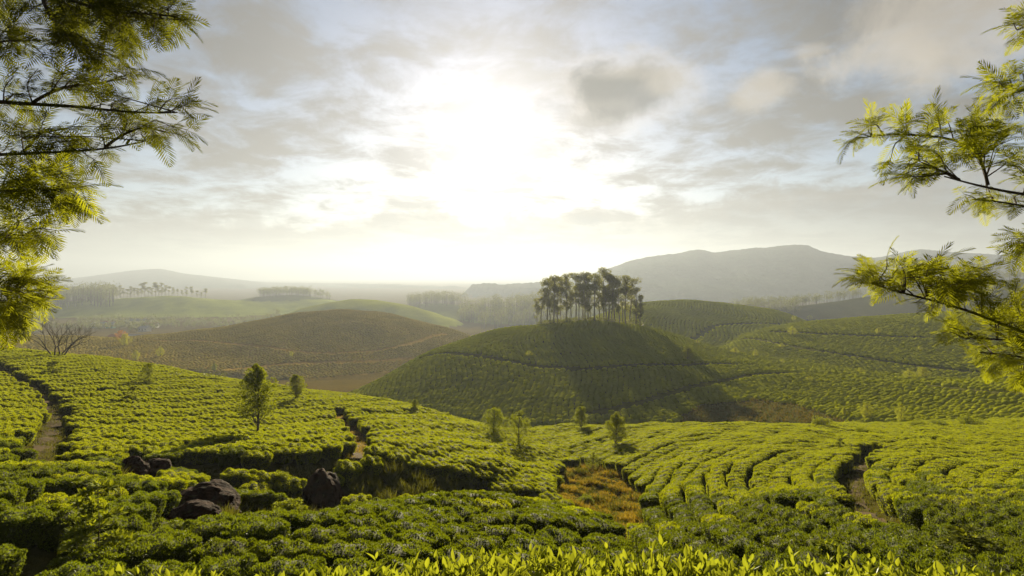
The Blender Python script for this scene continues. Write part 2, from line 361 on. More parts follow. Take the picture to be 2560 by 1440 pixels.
for u in _us:
    c = [(0.0, -0.9), (1.3, -0.95), (2.3, -1.05), (4.2, -2.6), (6.0, -3.9)] + NCOL[u]
    c = np.array(c); _tab.append(np.interp(np.exp(LY), c[:, 0], c[:, 1] - 0.8))
_tab = np.array(_tab)
NT_ = np.stack([np.interp(AG, _ac, _tab[:, j]) for j in range(len(LY))], 1)
NT_ = gsm(gsm(NT_, 20, 0), 1.8, 1)

def ilook(arr, a):
    return np.interp(a, AG, arr)
def heights(x, y):
    """all layer heights at ground points"""
    x = np.asarray(x, float); y = np.asarray(y, float)
    phi = np.arctan2(x, y); r = np.hypot(x, y)
    lim = math.atan(2.1); pc = np.clip(phi, -lim, lim)
    a = np.tan(pc); Y = np.maximum(r * np.cos(pc), 0.02)
    out = {}
    fa = (a - AG[0]) / (AG[1] - AG[0]); fl = np.clip((np.log(np.maximum(Y, 1.0)) - LY[0]) / (LY[1] - LY[0]), 0, len(LY) - 1.001)
    i = np.clip(fa.astype(int), 0, len(AG) - 2); j = fl.astype(int); wa = fa - i; wl = fl - j
    zn = (NT_[i, j] * (1 - wa) * (1 - wl) + NT_[i + 1, j] * wa * (1 - wl) + NT_[i, j + 1] * (1 - wa) * wl + NT_[i + 1, j + 1] * wa * wl)
    zn = np.where(Y > 149, -80.0, zn)
    zn = zn + 0.16 * np.sin(x * 0.55 + 1.3) * np.sin(y * 0.47) * np.clip((Y - 4) / 8, 0, 1) + 0.10 * np.sin(x * 1.15 - y * 0.9) * np.clip((Y - 6) / 8, 0, 1)
    out['near'] = zn
    out['floor'] = np.interp(Y, [0, 140, 225, 600, 1500, 9000], [-34, -34.5, -46, -61, -66, -66]) + 0.5 * np.sin(x * 0.03) * np.sin(y * 0.041 + 1)
    wob = 0.45 * np.sin(x * 0.061 + 0.7) * np.sin(y * 0.083) + 0.25 * np.sin(x * 0.17 + y * 0.11)
    for nm, (yc, zc, yf, zf, back, m0, a0, a1) in LAYERS.items():
        c_y, c_z, f_y, f_z = ilook(yc, a), ilook(zc, a), ilook(yf, a), ilook(zf, a)
        L = c_y - f_y; t = (Y - f_y) / L; tc = np.clip(t, 0, 1)
        m1 = c_z / c_y * L; mm0 = m0 * (c_z - f_z)
        h = (2 * tc ** 3 - 3 * tc ** 2 + 1) * f_z + (tc ** 3 - 2 * tc ** 2 + tc) * mm0 + (-2 * tc ** 3 + 3 * tc ** 2) * c_z + (tc ** 3 - tc ** 2) * m1
        dyb = np.maximum(Y - c_y, 0)
        h = h + np.minimum(m1, 0) / L * dyb - np.maximum(c_z - FLOOR, 6.0) * (dyb / (back * L)) ** 2
        h = np.where(t < 0, f_z - 0.5 * (f_y - Y), h)
        if nm in ('mountain', 'left_mountain'):
            h = h + (6 * np.sin(x * 0.016) * np.sin(y * 0.018 + x * 0.007) + 3 * np.sin(x * 0.046 + y * 0.025) + 10.0 * np.sin(x * 0.0057 + y * 0.004)) * np.clip((1 - t) * 1.6, 0, 1) + 1.3 * np.sin(x * 0.125) * np.sin(x * 0.04) + 0.8 * np.sin(x * 0.31)
        else:
            h = h + wob * np.clip(t * 3, 0, 1)
        out[nm] = h - 0.9 * Y * (np.maximum(a0 - a, 0) + np.maximum(a - a1, 0))
    return out, Y
NAMES = ['near', 'floor'] + list(LAYERS)
def H(x, y, idx=False):
    o, Y = heights(x, y)
    z = None
    for nm in NAMES:
        h = o[nm]
        if z is None: z = h; continue
        k = np.clip(0.012 * Y, 0.05, 6.0); q = np.maximum(k - np.abs(z - h), 0) / k
        z = np.maximum(z, h) + q * q * k * 0.25
    if idx:
        return z, np.argmax(np.stack([o[n] for n in NAMES]), 0)
    return z
def H1(x, y): return float(H(np.array([x]), np.array([y]))[0])
DM = np.exp(np.linspace(math.log(2.6), math.log(7000), 3000))
def hit(u, v, off=0.0, dmin=2.6):
    d = pix_dir(u, v); x = d[0] / d[1] * DM; z = d[2] / d[1] * DM
    h = H(x, DM) + off
    b = np.nonzero((h >= z) & (DM > dmin))[0]
    k = b[0] if len(b) else len(DM) - 1
    return np.array([x[k], DM[k], h[k] - off])
def project(p):
    p = np.atleast_2d(p); c, s = math.cos(PITCH), math.sin(PITCH)
    f = p[:, 1] * c + p[:, 2] * s; up = -p[:, 1] * s + p[:, 2] * c
    return 1280 + F * p[:, 0] / f, 720 - F * up / f
def visible(x, y, z, tol):
    """true where no ground between the eye and the point rises more than tol over the sight line"""
    ok = np.ones(len(x), bool)
    for s in np.linspace(0.25, 0.97, 40):
        ok &= H(x * s, y * s) < z * s + tol
    return ok

# ground sheet on a polar grid
def ground_sheet():
    phi = np.concatenate([np.linspace(-math.pi, -1.13, 50, endpoint=False), np.linspace(-1.13, 1.13, 760), np.linspace(1.13, math.pi, 51)[1:]])
    rr = np.concatenate([[0.0], np.exp(np.linspace(math.log(0.6), math.log(9000), 600))])
    PH, RR = np.meshgrid(phi, rr, indexing='ij')
    X = np.sin(PH) * RR; Y = np.cos(PH) * RR
    Z, I = H(X.ravel(), Y.ravel(), True)
    back = np.clip((np.abs(PH.ravel()) - 1.5) / 1.2, 0, 1)
    Z = Z * (1 - back) + (-1.75 - np.minimum(RR.ravel() * 0.01, 30)) * back
    V = np.stack([X.ravel(), Y.ravel(), Z], 1)
    n, m = len(phi), len(rr)
    i = np.arange(n - 1)[:, None]; j = np.arange(m - 1)[None, :]
    q = np.stack([i * m + j, (i + 1) * m + j, (i + 1) * m + j + 1, i * m + j + 1], -1).reshape(-1, 4)
    q = q[:, ::-1]
    return V, q, I
GV, GQ, GI = ground_sheet()
# soil / cover colour of each part of the land (what grows there)
COVER = {'near': (0.050, 0.045, 0.010), 'floor': (0.085, 0.062, 0.012), 'centre': (0.075, 0.075, 0.012), 'brown': (0.23, 0.15, 0.028),
         'green_hill': (0.20, 0.22, 0.020), 'left_hills': (0.18, 0.21, 0.022), 'wood_hill': (0.095, 0.11, 0.02), 'back_hill': (0.085, 0.088, 0.012),
         'right_hill': (0.075, 0.075, 0.012), 'dark_ridge': (0.055, 0.055, 0.016), 'mountain': (0.045, 0.060, 0.028), 'left_mountain': (0.05, 0.065, 0.035)}
cov = np.array([COVER[n] for n in NAMES])[GI]

def ground_mat(name, s1, s2, bump, bd):
    m, t = pmat(name)
    at_ = t.new('ShaderNodeAttribute', attribute_name='cover')
    tc = t.new('ShaderNodeTexCoord').outputs['Object']
    n = t.noise(tc, s1, 8, 0.65, 0.4); n2 = t.noise(tc, s2, 6, 0.65)
    v = t.m('ADD', t.m('MULTIPLY', n, 1.1), t.m('MULTIPLY', n2, 0.9))
    c = t.scale(at_.outputs['Color'], v)
    c = t.mix(t.m('MULTIPLY', t.ramp(n2, 0.55, 0.75), 0.25), c, (0.13, 0.09, 0.02, 1))
    pb = t.new('ShaderNodeBsdfPrincipled'); t.l.new(c, pb.inputs['Base Color'])
    pb.inputs['Roughness'].default_value = 1.0; pb.inputs['Specular IOR Level'].default_value = 0.0
    b = t.new('ShaderNodeBump'); b.inputs['Strength'].default_value = bump; b.inputs['Distance'].default_value = bd
    t.l.new(n2, b.inputs['Height']); t.l.new(b.outputs[0], pb.inputs['Normal'])
    o = t.new('ShaderNodeOutputMaterial'); t.l.new(pb.outputs[0], o.inputs[0])
    return m
gm_near = ground_mat('near_ground', 0.35, 3.0, 0.7, 0.12)
gm_hill = ground_mat('hill_ground', 0.025, 0.55, 0.9, 0.8)
gm_mtn = ground_mat('mountain_ground', 0.010, 0.06, 1.0, 14.0)
fi = GI[GQ[:, 0]]
ni = {n: k for k, n in enumerate(NAMES)}
sel_m = np.isin(fi, [ni['mountain'], ni['left_mountain']])
sel_n = fi == ni['near']
def sub(name, mask, mat):
    q = GQ[mask]; ids, inv = np.unique(q.ravel(), return_inverse=True)
    mb = MB(); mb.add(GV[ids], inv.reshape(-1, 4)); o = mb.build(name, mat)
    ca = o.data.color_attributes.new('cover', 'FLOAT_COLOR', 'POINT')
    ca.data.foreach_set('color', np.concatenate([cov[ids], np.ones((len(ids), 1))], 1).astype(np.float32).ravel())
    return tag(o, kind='structure')
sub('ground', sel_n, gm_near)
sub('hills', ~sel_n & ~sel_m, gm_hill)
sub('mountains', sel_m, gm_mtn)

# ------------------------------------------------------------------ paths
def inside(poly, x, y):
    c = np.zeros(len(x), bool); n = len(poly)
    for i in range(n):
        x1, y1 = poly[i]; x2, y2 = poly[(i + 1) % n]
        if y1 == y2: continue
        k = ((y1 > y) != (y2 > y)) & (x < (x2 - x1) * (y - y1) / (y2 - y1) + x1)
        c ^= k
    return c
def resample(p, step):
    p = np.asarray(p, float); d = np.concatenate([[0], np.cumsum(np.linalg.norm(np.diff(p, axis=0), axis=1))])
    n = max(3, int(d[-1] / step)); s = np.linspace(0, d[-1], n)
    q = np.stack([np.interp(s, d, p[:, k]) for k in range(p.shape[1])], 1)
    return gsm(q, max(0.6, min(4, n / 20)), 0)
PATHS = []     # (ground polyline xy, clear half-width)
def path(pix, width, clear, off=0.7, lift=0.04, ribbon=True):
    g = np.array([hit(u, v, off)[:2] for u, v in pix])
    step = max(0.25, 0.006 * g[:, 1].mean())
    g = resample(g, step)
    PATHS.append((g, clear))
    if not ribbon: return
    d = np.gradient(g, axis=0); d /= np.linalg.norm(d, axis=1, keepdims=True) + 1e-9
    nrm = np.stack([-d[:, 1], d[:, 0]], 1)
    w = width * 0.5 * (1 + 0.18 * np.sin(np.arange(len(g)) * 0.9) + 0.1 * R.normal(size=len(g)))
    cols = []
    for k in (-1, -0.4, 0.4, 1):
        e = g + nrm * (w * k)[:, None]
        cols.append(np.column_stack([e, H(e[:, 0], e[:, 1]) + lift + (0.02 if abs(k) < 1 else 0)]))
    V = np.stack(cols, 1).reshape(-1, 3); n = len(g)
    i = np.arange(n - 1)[:, None]; j = np.arange(3)[None, :]
    q = np.stack([i * 4 + j, i * 4 + j + 1, (i + 1) * 4 + j + 1, (i + 1) * 4 + j], -1).reshape(-1, 4)
    mb = MB(); mb.add(V, q[:, ::-1]); tag(mb.build('path', M['path']), kind='structure')
path([(-40, 900), (0, 915), (60, 950), (110, 985), (140, 1022), (128, 1060), (105, 1100), (92, 1150)], 0.9, 0.95)
path([(850, 1022), (862, 1045), (885, 1070), (905, 1090), (890, 1125)], 0.9, 0.75)
path([(480, 1150), (600, 1158), (720, 1152), (820, 1138), (890, 1120)], 1.3, 0.9, ribbon=False)
path([(2265, 1100), (2200, 1110), (2160, 1140), (2138, 1190), (2150, 1235), (2225, 1275), (2285, 1315)], 0.6, 0.66)
path([(1040, 895), (1100, 880), (1170, 884), (1300, 906), (1450, 920), (1600, 908), (1800, 904), (1950, 914), (2100, 932)], 2.0, 1.6, ribbon=False)
path([(1440, 1035), (1560, 1012), (1700, 972), (1850, 936), (2000, 927), (2150, 934), (2300, 955), (2450, 970), (2620, 985)], 1.8, 1.5, ribbon=False)
path([(1850, 846), (2000, 868), (2150, 890), (2300, 912), (2450, 928), (2620, 945)], 3.0, 1.7, ribbon=False)
path([(1925, 826), (2050, 832), (2200, 838), (2400, 845), (2620, 852)], 3.0, 1.7, ribbon=False)
path([(1610, 815), (1800, 808), (1960, 808)], 3.0, 1.8, ribbon=False)
path([(340, 848), (480, 851), (600, 862), (750, 880), (830, 886), (900, 880), (1000, 868), (1120, 835)], 1.7, 1.5, off=0, ribbon=False)
path([(560, 925), (700, 910), (900, 905), (1040, 895)], 1.8, 2.0, off=0, ribbon=False)
def clear_of_paths(x, y):
    ok = np.ones(len(x), bool)
    for g, c in PATHS:
        lo, hi = g.min(0) - c, g.max(0) + c
        k = np.nonzero((x > lo[0]) & (x < hi[0]) & (y > lo[1]) & (y < hi[1]))[0]
        for b in range(0, len(k), 4000):
            kk = k[b:b + 4000]
            d2 = (x[kk, None] - g[None, :, 0]) ** 2 + (y[kk, None] - g[None, :, 1]) ** 2
            ok[kk[d2.min(1) < c * c]] = False
    return ok
def gpoly(pix, off=0.5): return [tuple(hit(u, v, off)[:2]) for u, v in pix]
GULLY = gpoly([(1450, 1145), (1410, 1165), (1375, 1200), (1400, 1250), (1470, 1300), (1540, 1345), (1615, 1335), (1640, 1270), (1610, 1215), (1560, 1180), (1500, 1155)])
SCRUB = gpoly([(880, 1240), (880, 1180), (960, 1165), (1080, 1185), (1190, 1200), (1210, 1222), (1130, 1245), (1000, 1250)])
SLOPE = gpoly([(640, 1275), (665, 1240), (740, 1228), (850, 1225), (880, 1240), (870, 1280), (800, 1310), (700, 1310)])
ROCKY = gpoly([(420, 1310), (420, 1240), (500, 1195), (580, 1210), (600, 1290), (520, 1320)])
ROCK2 = gpoly([(270, 1200), (260, 1150), (330, 1130), (430, 1160), (430, 1200)])
HOLE = gpoly([(-60, 1345), (100, 1355), (190, 1470), (-60, 1470)])
BROWNFLAT = gpoly([(1700, 1040), (1760, 1012), (1900, 1000), (2000, 1015), (2090, 1045), (2140, 1062), (1700, 1062)], 0)
NOBUSH = [GULLY, SCRUB, SLOPE, ROCKY, ROCK2, HOLE]

# ------------------------------------------------------------------ tea bushes
def bush_mesh(k):
    n, m = 16, 9
    th = np.linspace(0, 2 * math.pi, n, endpoint=False); ph = np.linspace(0, 1, m)
    TH, PHI = np.meshgrid(th, ph, indexing='ij')
    def surf(th, s):
        # s 0 at the top centre, 1 at the skirt near the ground
        ex = 0.62
        cx = np.sign(np.cos(th)) * np.abs(np.cos(th)) ** ex; cyy = np.sign(np.sin(th)) * np.abs(np.sin(th)) ** ex
        r = np.where(s < 0.7, np.sin(np.clip(s / 0.7, 0, 1) * math.pi / 2) ** 0.9, 1.0 - 0.28 * (np.clip((s - 0.7) / 0.3, 0, 1)) ** 1.5)
        z = np.where(s < 0.7, 0.62 + 0.20 * np.cos(np.clip(s / 0.7, 0, 1) * math.pi / 2) ** 0.5, 0.62 * (1 - np.clip((s - 0.7) / 0.3, 0, 1)))
        lump = 1 + 0.06 * np.sin(2 * th + k * 1.7) + 0.05 * np.sin(3 * th + k * 2.9) + 0.04 * np.sin(5 * th + k)
        x = 0.73 * cx * r * lump; y = 0.56 * cyy * r * lump
        z = z + 0.035 * np.sin(4.5 * x + k) * np.cos(5.2 * y + 2 * k) + 0.035 * np.sin(11 * x + 7 * y + k)
        return np.stack([x, y, np.maximum(z, -0.15)], -1)
    mb = MB()
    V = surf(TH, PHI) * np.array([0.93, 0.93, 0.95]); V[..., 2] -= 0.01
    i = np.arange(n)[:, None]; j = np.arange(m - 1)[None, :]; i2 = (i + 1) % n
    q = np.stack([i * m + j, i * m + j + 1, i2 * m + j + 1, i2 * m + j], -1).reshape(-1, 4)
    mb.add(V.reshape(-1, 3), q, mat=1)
    N = 3400
    th = R.uniform(0, 2 * math.pi, N); s = np.sqrt(R.uniform(0, 1, N)) * 0.95
    p = surf(th, s); e = 1e-3
    dt = surf(th + e, s) - p; ds = surf(th, np.minimum(s + e, 1)) - p
    nr = np.cross(ds, dt); nr /= np.linalg.norm(nr, axis=1, keepdims=True) + 1e-9
    nr = np.where((nr[:, 2:3] < -0.2), -nr, nr)
    d = nr * 0.55 + unit(N) * 0.85 + np.array([0, 0, 0.3])
    mb.leaves(p - nr * 0.03, d, unit(N) + nr * 0.6, R.uniform(0.05, 0.085, N), R.uniform(0.026, 0.038, N), 0)
    return mb.mesh('tea_bush', [M['tea'], M['tea_core']])
BUSH = [bush_mesh(k) for k in range(8)]
for k in range(8):                                   # the same shapes, foreground shade painted into a darker leaf colour
    b_ = BUSH[k].copy(); b_.materials[0] = M['tea_shade']; BUSH.append(b_)

def frame_ok(x, y, z, mu=260, mv=160):
    u, v = project(np.stack([x, y, z], 1)); return (u > -mu) & (u < 2560 + mu) & (v < 1440 + mv) & (v > 500)

pts = []
def grid_rows(x0, x1, y0, y1, dx, dy, ang, jit, wave=0.0):
    """bushes in rows: dx along the row, dy across, rows turned by ang and gently waving"""
    c, s = math.cos(ang), math.sin(ang)
    cx, cyy = (x0 + x1) / 2, (y0 + y1) / 2; ext = math.hypot(x1 - x0, y1 - y0) / 2
    r = np.arange(-ext, ext, dy); out = []
    for k, rv in enumerate(r):
        t = np.arange(-ext, ext, dx) + R.uniform(-dx / 2, dx / 2)
        rr_ = rv + wave * np.sin(t * 0.11 + rv * 0.02) + R.normal(size=len(t)) * jit * 0.6
        t = t + R.normal(size=len(t)) * jit
        x = cx + t * c - rr_ * s; y = cyy + t * s + rr_ * c
        a = ang + np.arctan(wave * 0.11 * np.cos(t * 0.11 + rv * 0.02))
        out.append(np.stack([x, y, a, np.full(len(x), dx), np.full(len(x), dy)], 1))
    o = np.concatenate(out)
    return o[(o[:, 0] > x0) & (o[:, 0] < x1) & (o[:, 1] > y0) & (o[:, 1] < y1)]
def ring_rows(c, k, r0, r1, dr, dx):
    """rows following the slope round its foot: rings about c, stretched k in depth"""
    out = []
    for r in np.arange(r0, r1, dr):
        n = int(2 * math.pi * r * (1 + k) / 2 / 0.2); th = np.linspace(-0.3, math.pi + 0.9, n)
        x = c[0] - r * np.cos(th); y = c[1] + k * r * np.sin(th)
        d = np.concatenate([[0], np.cumsum(np.hypot(np.diff(x), np.diff(y)))])
        s = np.arange(R.uniform(0, dx), d[-1], dx); s = s + R.normal(size=len(s)) * 0.12
        x = np.interp(s, d, x); y = np.interp(s, d, y); t = np.interp(s, d, th)
        gx = -np.cos(t); gy = np.sin(t) / k; g_ = np.hypot(gx, gy)
        out.append(np.stack([x + R.normal(size=len(x)) * 0.06, y + R.normal(size=len(x)) * 0.06, np.arctan2(k * np.cos(t), np.sin(t)), np.full(len(x), dx), dr / g_], 1))
    return np.concatenate(out)
gully_line = np.array([hit(u, v, .5)[:2] for u, v in ((1500, 1420), (1560, 1330), (1545, 1285), (1470, 1200), (1430, 1150), (1400, 1110), (1380, 1050))])
def east_of_gully(x, y):
    return x > np.interp(y, gully_line[:, 0 + 1][np.argsort(gully_line[:, 1])], gully_line[:, 0][np.argsort(gully_line[:, 1])])
wl = grid_rows(-115, 30, 5.2, 112, 1.18, 1.08, rad(7), 0.10, 1.2)
wl = wl[~east_of_gully(wl[:, 0], wl[:, 1])]
wr = ring_rows((30, 8), 1.45, 1.5, 75, 0.90, 1.25)
wr = wr[east_of_gully(wr[:, 0], wr[:, 1]) & (wr[:, 1] > 5.2) & (wr[:, 1] < 80) & (wr[:, 0] < 100)]
ne = np.concatenate([wl, wr]); x, y = ne[:, 0], ne[:, 1]
z, I = H(x, y, True)
ok = (I == ni['near']) & frame_ok(x, y, z + 0.5) & clear_of_paths(x, y)
for pl in NOBUSH: ok &= ~inside(pl, x, y)
ok &= R.uniform(size=len(x)) > 0.012
ne = ne[ok]; ne = ne[visible(ne[:, 0], ne[:, 1], H(ne[:, 0], ne[:, 1]) + 0.9, 2.5)]
x, y = ne[:, 0], ne[:, 1]; z = H(x, y)
e = 0.4
nx = -(H(x + e, y) - H(x - e, y)) / (2 * e); ny = -(H(x, y + e) - H(x, y - e)) / (2 * e)
nv = np.stack([nx * 0.75, ny * 0.75, np.ones(len(x))], 1); nv /= np.linalg.norm(nv, axis=1, keepdims=True)
xa = np.stack([np.cos(ne[:, 2]), np.sin(ne[:, 2]), np.zeros(len(x))], 1)
xa -= nv * (xa * nv).sum(1, keepdims=True); xa /= np.linalg.norm(xa, axis=1, keepdims=True)
ya = np.cross(nv, xa)
flip = R.uniform(size=len(x)) < 0.5; xa[flip] *= -1; ya[flip] *= -1
scl = np.stack([ne[:, 3] / 1.36 * R.uniform(0.92, 1.24, len(x)), ne[:, 4] / 1.22 * np.where(east_of_gully(x, y), R.uniform(0.86, 0.97, len(x)), R.uniform(0.90, 1.06, len(x))), R.uniform(0.93, 1.05, len(x))], 1)
scl[:, 0] *= np.where(y < 18, 0.93, 1.0); scl[:, 1] *= np.where(y < 18, 0.90, 1.0)
vid = R.integers(0, 8, len(x)) + 8 * (R.uniform(size=len(x)) > np.clip((y - 13) / 15, 0.03, 1))  # the nearer the bush, the likelier the leaf with painted-in shade
uu, vv = project(np.stack([x, y, z + 0.6], 1))
inf = (uu > -20) & (uu < 2580) & (vv < 1450)
order = np.argsort(np.where(inf, y, y + 1e4)); single = order[:300]; rest = order[300:]
vid[single[-16:]] = np.arange(16)            # every shape occurs among the single bushes
rots = [Matrix((xa[i], ya[i], nv[i])).transposed().to_euler() for i in range(len(x))]
protos = {}
EAST = east_of_gully(x, y)
for i in single:
    o = bpy.data.objects.new('tea_bush', BUSH[vid[i]]); COL.objects.link(o)
    o.location = (x[i], y[i], z[i] - 0.03); o.rotation_euler = rots[i]; o.scale = scl[i]
    side = 'right' if EAST[i] else 'left'; shade_copy = vid[i] >= 8
    tag(o, ('dark green clipped tea bush' if shade_copy else 'yellow-green tea bush in fresh leaf') + (' in the curving rows of the near right slope' if EAST[i] else ' around the brown boulders on the near left slope'),
        'tea bush', ('dark' if shade_copy else 'fresh yellow') + ' tea bushes on the near %s slope' % side)
    protos.setdefault(int(vid[i]), o)

# far bushes on the hills: one joined mesh of small lumpy cushions
fb = []
for nm, (x0, x1, y0, y1, ang, dx, dy) in {'centre': (-60, 190, 66, 245, rad(88), 1.25, 1.35), 'right_hill': (70, 380, 100, 285, rad(82), 1.35, 1.6), 'back_hill': (20, 260, 215, 385, rad(60), 1.7, 1.8)}.items():
    g_ = grid_rows(x0, x1, y0, y1, dx, dy, ang, 0.16, 2.0)
    zz, I = H(g_[:, 0], g_[:, 1], True)
    k = (I == ni[nm]) & frame_ok(g_[:, 0], g_[:, 1], zz, 150, 50)
    g_ = g_[k]; zz = zz[k]
    k = clear_of_paths(g_[:, 0], g_[:, 1]) & ~inside(BROWNFLAT, g_[:, 0], g_[:, 1]) & visible(g_[:, 0], g_[:, 1], zz + 0.8, 1.2)
    fb.append(np.column_stack([g_[k], zz[k]]))
fb = np.concatenate(fb)
nt = 7; ring = [(0.0, 0.95), (0.45, 0.92), (0.85, 0.62), (0.86, 0.0)]
tv = [(0, 0, 0.97)]
for r_, z_ in ring[1:]:
    for k in range(nt): tv.append((r_ * math.cos(k * 2 * math.pi / nt), r_ * math.sin(k * 2 * math.pi / nt), z_))
tv = np.array(tv)
tt = [(0, 1 + k, 1 + (k + 1) % nt) for k in range(nt)]
tq = [(1 + r_ * nt + k, 1 + (r_ + 1) * nt + k, 1 + (r_ + 1) * nt + (k + 1) % nt, 1 + r_ * nt + (k + 1) % nt) for r_ in range(2) for k in range(nt)]
nB = len(fb)
loc = tv[None] * (1 + R.normal(size=(nB, len(tv), 3)) * 0.15)
loc[..., 0] *= (fb[:, 3] * 0.66)[:, None]; loc[..., 1] *= (fb[:, 4] * 0.61)[:, None]; loc[..., 2] *= R.uniform(0.42, 0.78, nB)[:, None]
ca_, sa_ = np.cos(fb[:, 2])[:, None], np.sin(fb[:, 2])[:, None]
FX = fb[:, 0:1] + loc[..., 0] * ca_ - loc[..., 1] * sa_; FY = fb[:, 1:2] + loc[..., 0] * sa_ + loc[..., 1] * ca_
dzx = (H(fb[:, 0] + 1, fb[:, 1]) - H(fb[:, 0] - 1, fb[:, 1]))[:, None] / 2; dzy = (H(fb[:, 0], fb[:, 1] + 1) - H(fb[:, 0], fb[:, 1] - 1))[:, None] / 2
FZ = fb[:, 5:6] + loc[..., 2] + dzx * (FX - fb[:, 0:1]) + dzy * (FY - fb[:, 1:2])
mb = MB()
off_ = (np.arange(nB) * len(tv))[:, None, None]
mb.add(np.stack([FX, FY, FZ], -1).reshape(-1, 3), (np.array(tq)[None] + off_).reshape(-1, 4), (np.array(tt)[None] + off_).reshape(-1, 3))
nfar = mb.n
mb.add(np.stack([x[rest], y[rest], z[rest] - 0.03], 1))
tea = mb.build('tea_bushes', M['far_tea'])
tag(tea, 'clipped tea bushes covering the fields and hills', 'tea bushes', None, 'stuff')
me = tea.data; nv_ = len(me.vertices)
def vattr(name, typ, arr, key):
    a_ = me.attributes.new(name, typ, 'POINT'); a_.data.foreach_set(key, np.ascontiguousarray(arr).ravel())
vattr('inst', 'BOOLEAN', np.arange(nv_) >= nfar, 'value')
rv_ = np.zeros((nv_, 3), np.float32); rv_[nfar:] = np.array([tuple(rots[i]) for i in rest], np.float32); vattr('rot', 'FLOAT_VECTOR', rv_, 'vector')
sv_ = np.ones((nv_, 3), np.float32); sv_[nfar:] = scl[rest]; vattr('scl', 'FLOAT_VECTOR', sv_, 'vector')
vi_ = np.zeros(nv_, np.int32); vi_[nfar:] = vid[rest]; vattr('vid', 'INT', vi_, 'value')
ng = bpy.data.node_groups.new('tea_field', 'GeometryNodeTree')
ng.interface.new_socket('Geometry', in_out='INPUT', socket_type='NodeSocketGeometry')
ng.interface.new_socket('Geometry', in_out='OUTPUT', socket_type='NodeSocketGeometry')
G = NT(ng)
gi, go = G.new('NodeGroupInput'), G.new('NodeGroupOutput')
def named(n, ty):
    q_ = G.new('GeometryNodeInputNamedAttribute', data_type=ty); q_.inputs[0].default_value = n; return q_.outputs[0]
sp = G.new('GeometryNodeSeparateGeometry', domain='POINT'); G.l.new(gi.outputs[0], sp.inputs[0]); G.l.new(named('inst', 'BOOLEAN'), sp.inputs[1])
jn = G.new('GeometryNodeJoinGeometry')
for k in sorted(protos, reverse=True):          # a join lists the last link first
    oi_ = G.new('GeometryNodeObjectInfo', transform_space='ORIGINAL'); oi_.inputs['Object'].default_value = protos[k]; oi_.inputs['As Instance'].default_value = True
    G.l.new(oi_.outputs['Geometry'], jn.inputs[0])
ip = G.new('GeometryNodeInstanceOnPoints'); G.l.new(sp.outputs[0], ip.inputs['Points']); G.l.new(jn.outputs[0], ip.inputs['Instance'])
ip.inputs['Pick Instance'].default_value = True
G.l.new(named('vid', 'INT'), ip.inputs['Instance Index'])
er = G.new('FunctionNodeEulerToRotation'); G.l.new(named('rot', 'FLOAT_VECTOR'), er.inputs[0]); G.l.new(er.outputs[0], ip.inputs['Rotation'])
G.l.new(named('scl', 'FLOAT_VECTOR'), ip.inputs['Scale'])
j2 = G.new('GeometryNodeJoinGeometry'); G.l.new(sp.outputs[1], j2.inputs[0]); G.l.new(ip.outputs[0], j2.inputs[0])
G.l.new(j2.outputs[0], go.inputs[0])
md = tea.modifiers.new('field', 'NODES'); md.node_group = ng
print('bushes near', len(x), 'far', nB)

# ------------------------------------------------------------------ trees and plants
def blob_leaves(mb, c, r, n, ln, wd, mat=0, flat=1.0, up=0.3):
    c = np.asarray(c, float)
    d = unit(n); rr_ = r * R.uniform(0.25, 1, n)[:, None] ** 0.45
    o = d * rr_; o[:, 2] *= flat
    mb.leaves(c + o, d * 0.7 + unit(n) * 0.8 + np.array([0, 0, up]), unit(n), R.uniform(0.7, 1.3, n) * ln, R.uniform(0.7, 1.3, n) * wd, mat)

def oak_meshes(k, h=1.0, slim=0.24, base=0.36, leaf=0.028, nl=165, nc=46, bare=0.10):
    """young silver oak of unit height: straight stem, rising limbs, clumped narrow crown"""
    rg = np.random.default_rng(100 + k)
    tb = MB(); cb = MB()
    hh = np.linspace(0, 0.96, 9)
    stem = np.stack([0.012 * np.sin(hh * 5 + k), 0.012 * np.cos(hh * 4 + k * 2) - 0.012, hh], 1)
    tb.tube(stem, np.linspace(0.016, 0.003, 9), 7)
    for i in range(nc):
        t = (i + 0.5) / nc; z = base + (0.97 - base) * t
        env = slim * (math.sin(math.pi * min(1, (t * 0.86 + 0.10)) ** 0.85)) ** 0.8
        a = i * 2.399 + k; rr_ = env * rg.uniform(0.2, 1.12)
        c = np.array([rr_ * math.cos(a), rr_ * math.sin(a), z + rg.normal() * 0.012])
        b = np.array([np.interp(max(0.05, z - 0.08 - rr_ * 0.7), hh, stem[:, 0]), np.interp(max(0.05, z - 0.08 - rr_ * 0.7), hh, stem[:, 1]), max(0.12, z - 0.08 - rr_ * 0.7)])
        tb.tube([b, b * 0.45 + c * 0.55 + np.array([0, 0, 0.02]), c], [0.005, 0.0035, 0.0015], 4)
        if rg.uniform() < bare: continue
        blob_leaves(cb, c, env * 0.22 + 0.022, int(nl * rg.uniform(0.6, 1.3)), leaf, leaf * 0.42)
    return tb.mesh('trunk', M['bark']), cb.mesh('crown', M['oak'])

def bush_round(k, leaf=0.075, n=1500, twig=14, mat='oak'):
    """loose leafy shrub of unit height"""
    rg = np.random.default_rng(300 + k); tb = MB(); cb = MB()
    for i in range(twig):
        a = i * 2.399 + k; r_ = rg.uniform(0.08, 0.40); z = rg.uniform(0.45, 0.92)
        c = np.array([r_ * math.cos(a), r_ * math.sin(a), z * (1 - 0.35 * r_)])
        tb.tube([(0.03 * math.cos(a), 0.03 * math.sin(a), -0.05), c * np.array([.5, .5, .6]), c], [0.018, 0.012, 0.004], 4)
        blob_leaves(cb, c, rg.uniform(0.13, 0.20), n // twig, leaf, leaf * 0.42)
    return tb.mesh('stem', M['bark']), cb.mesh('foliage', M[mat])

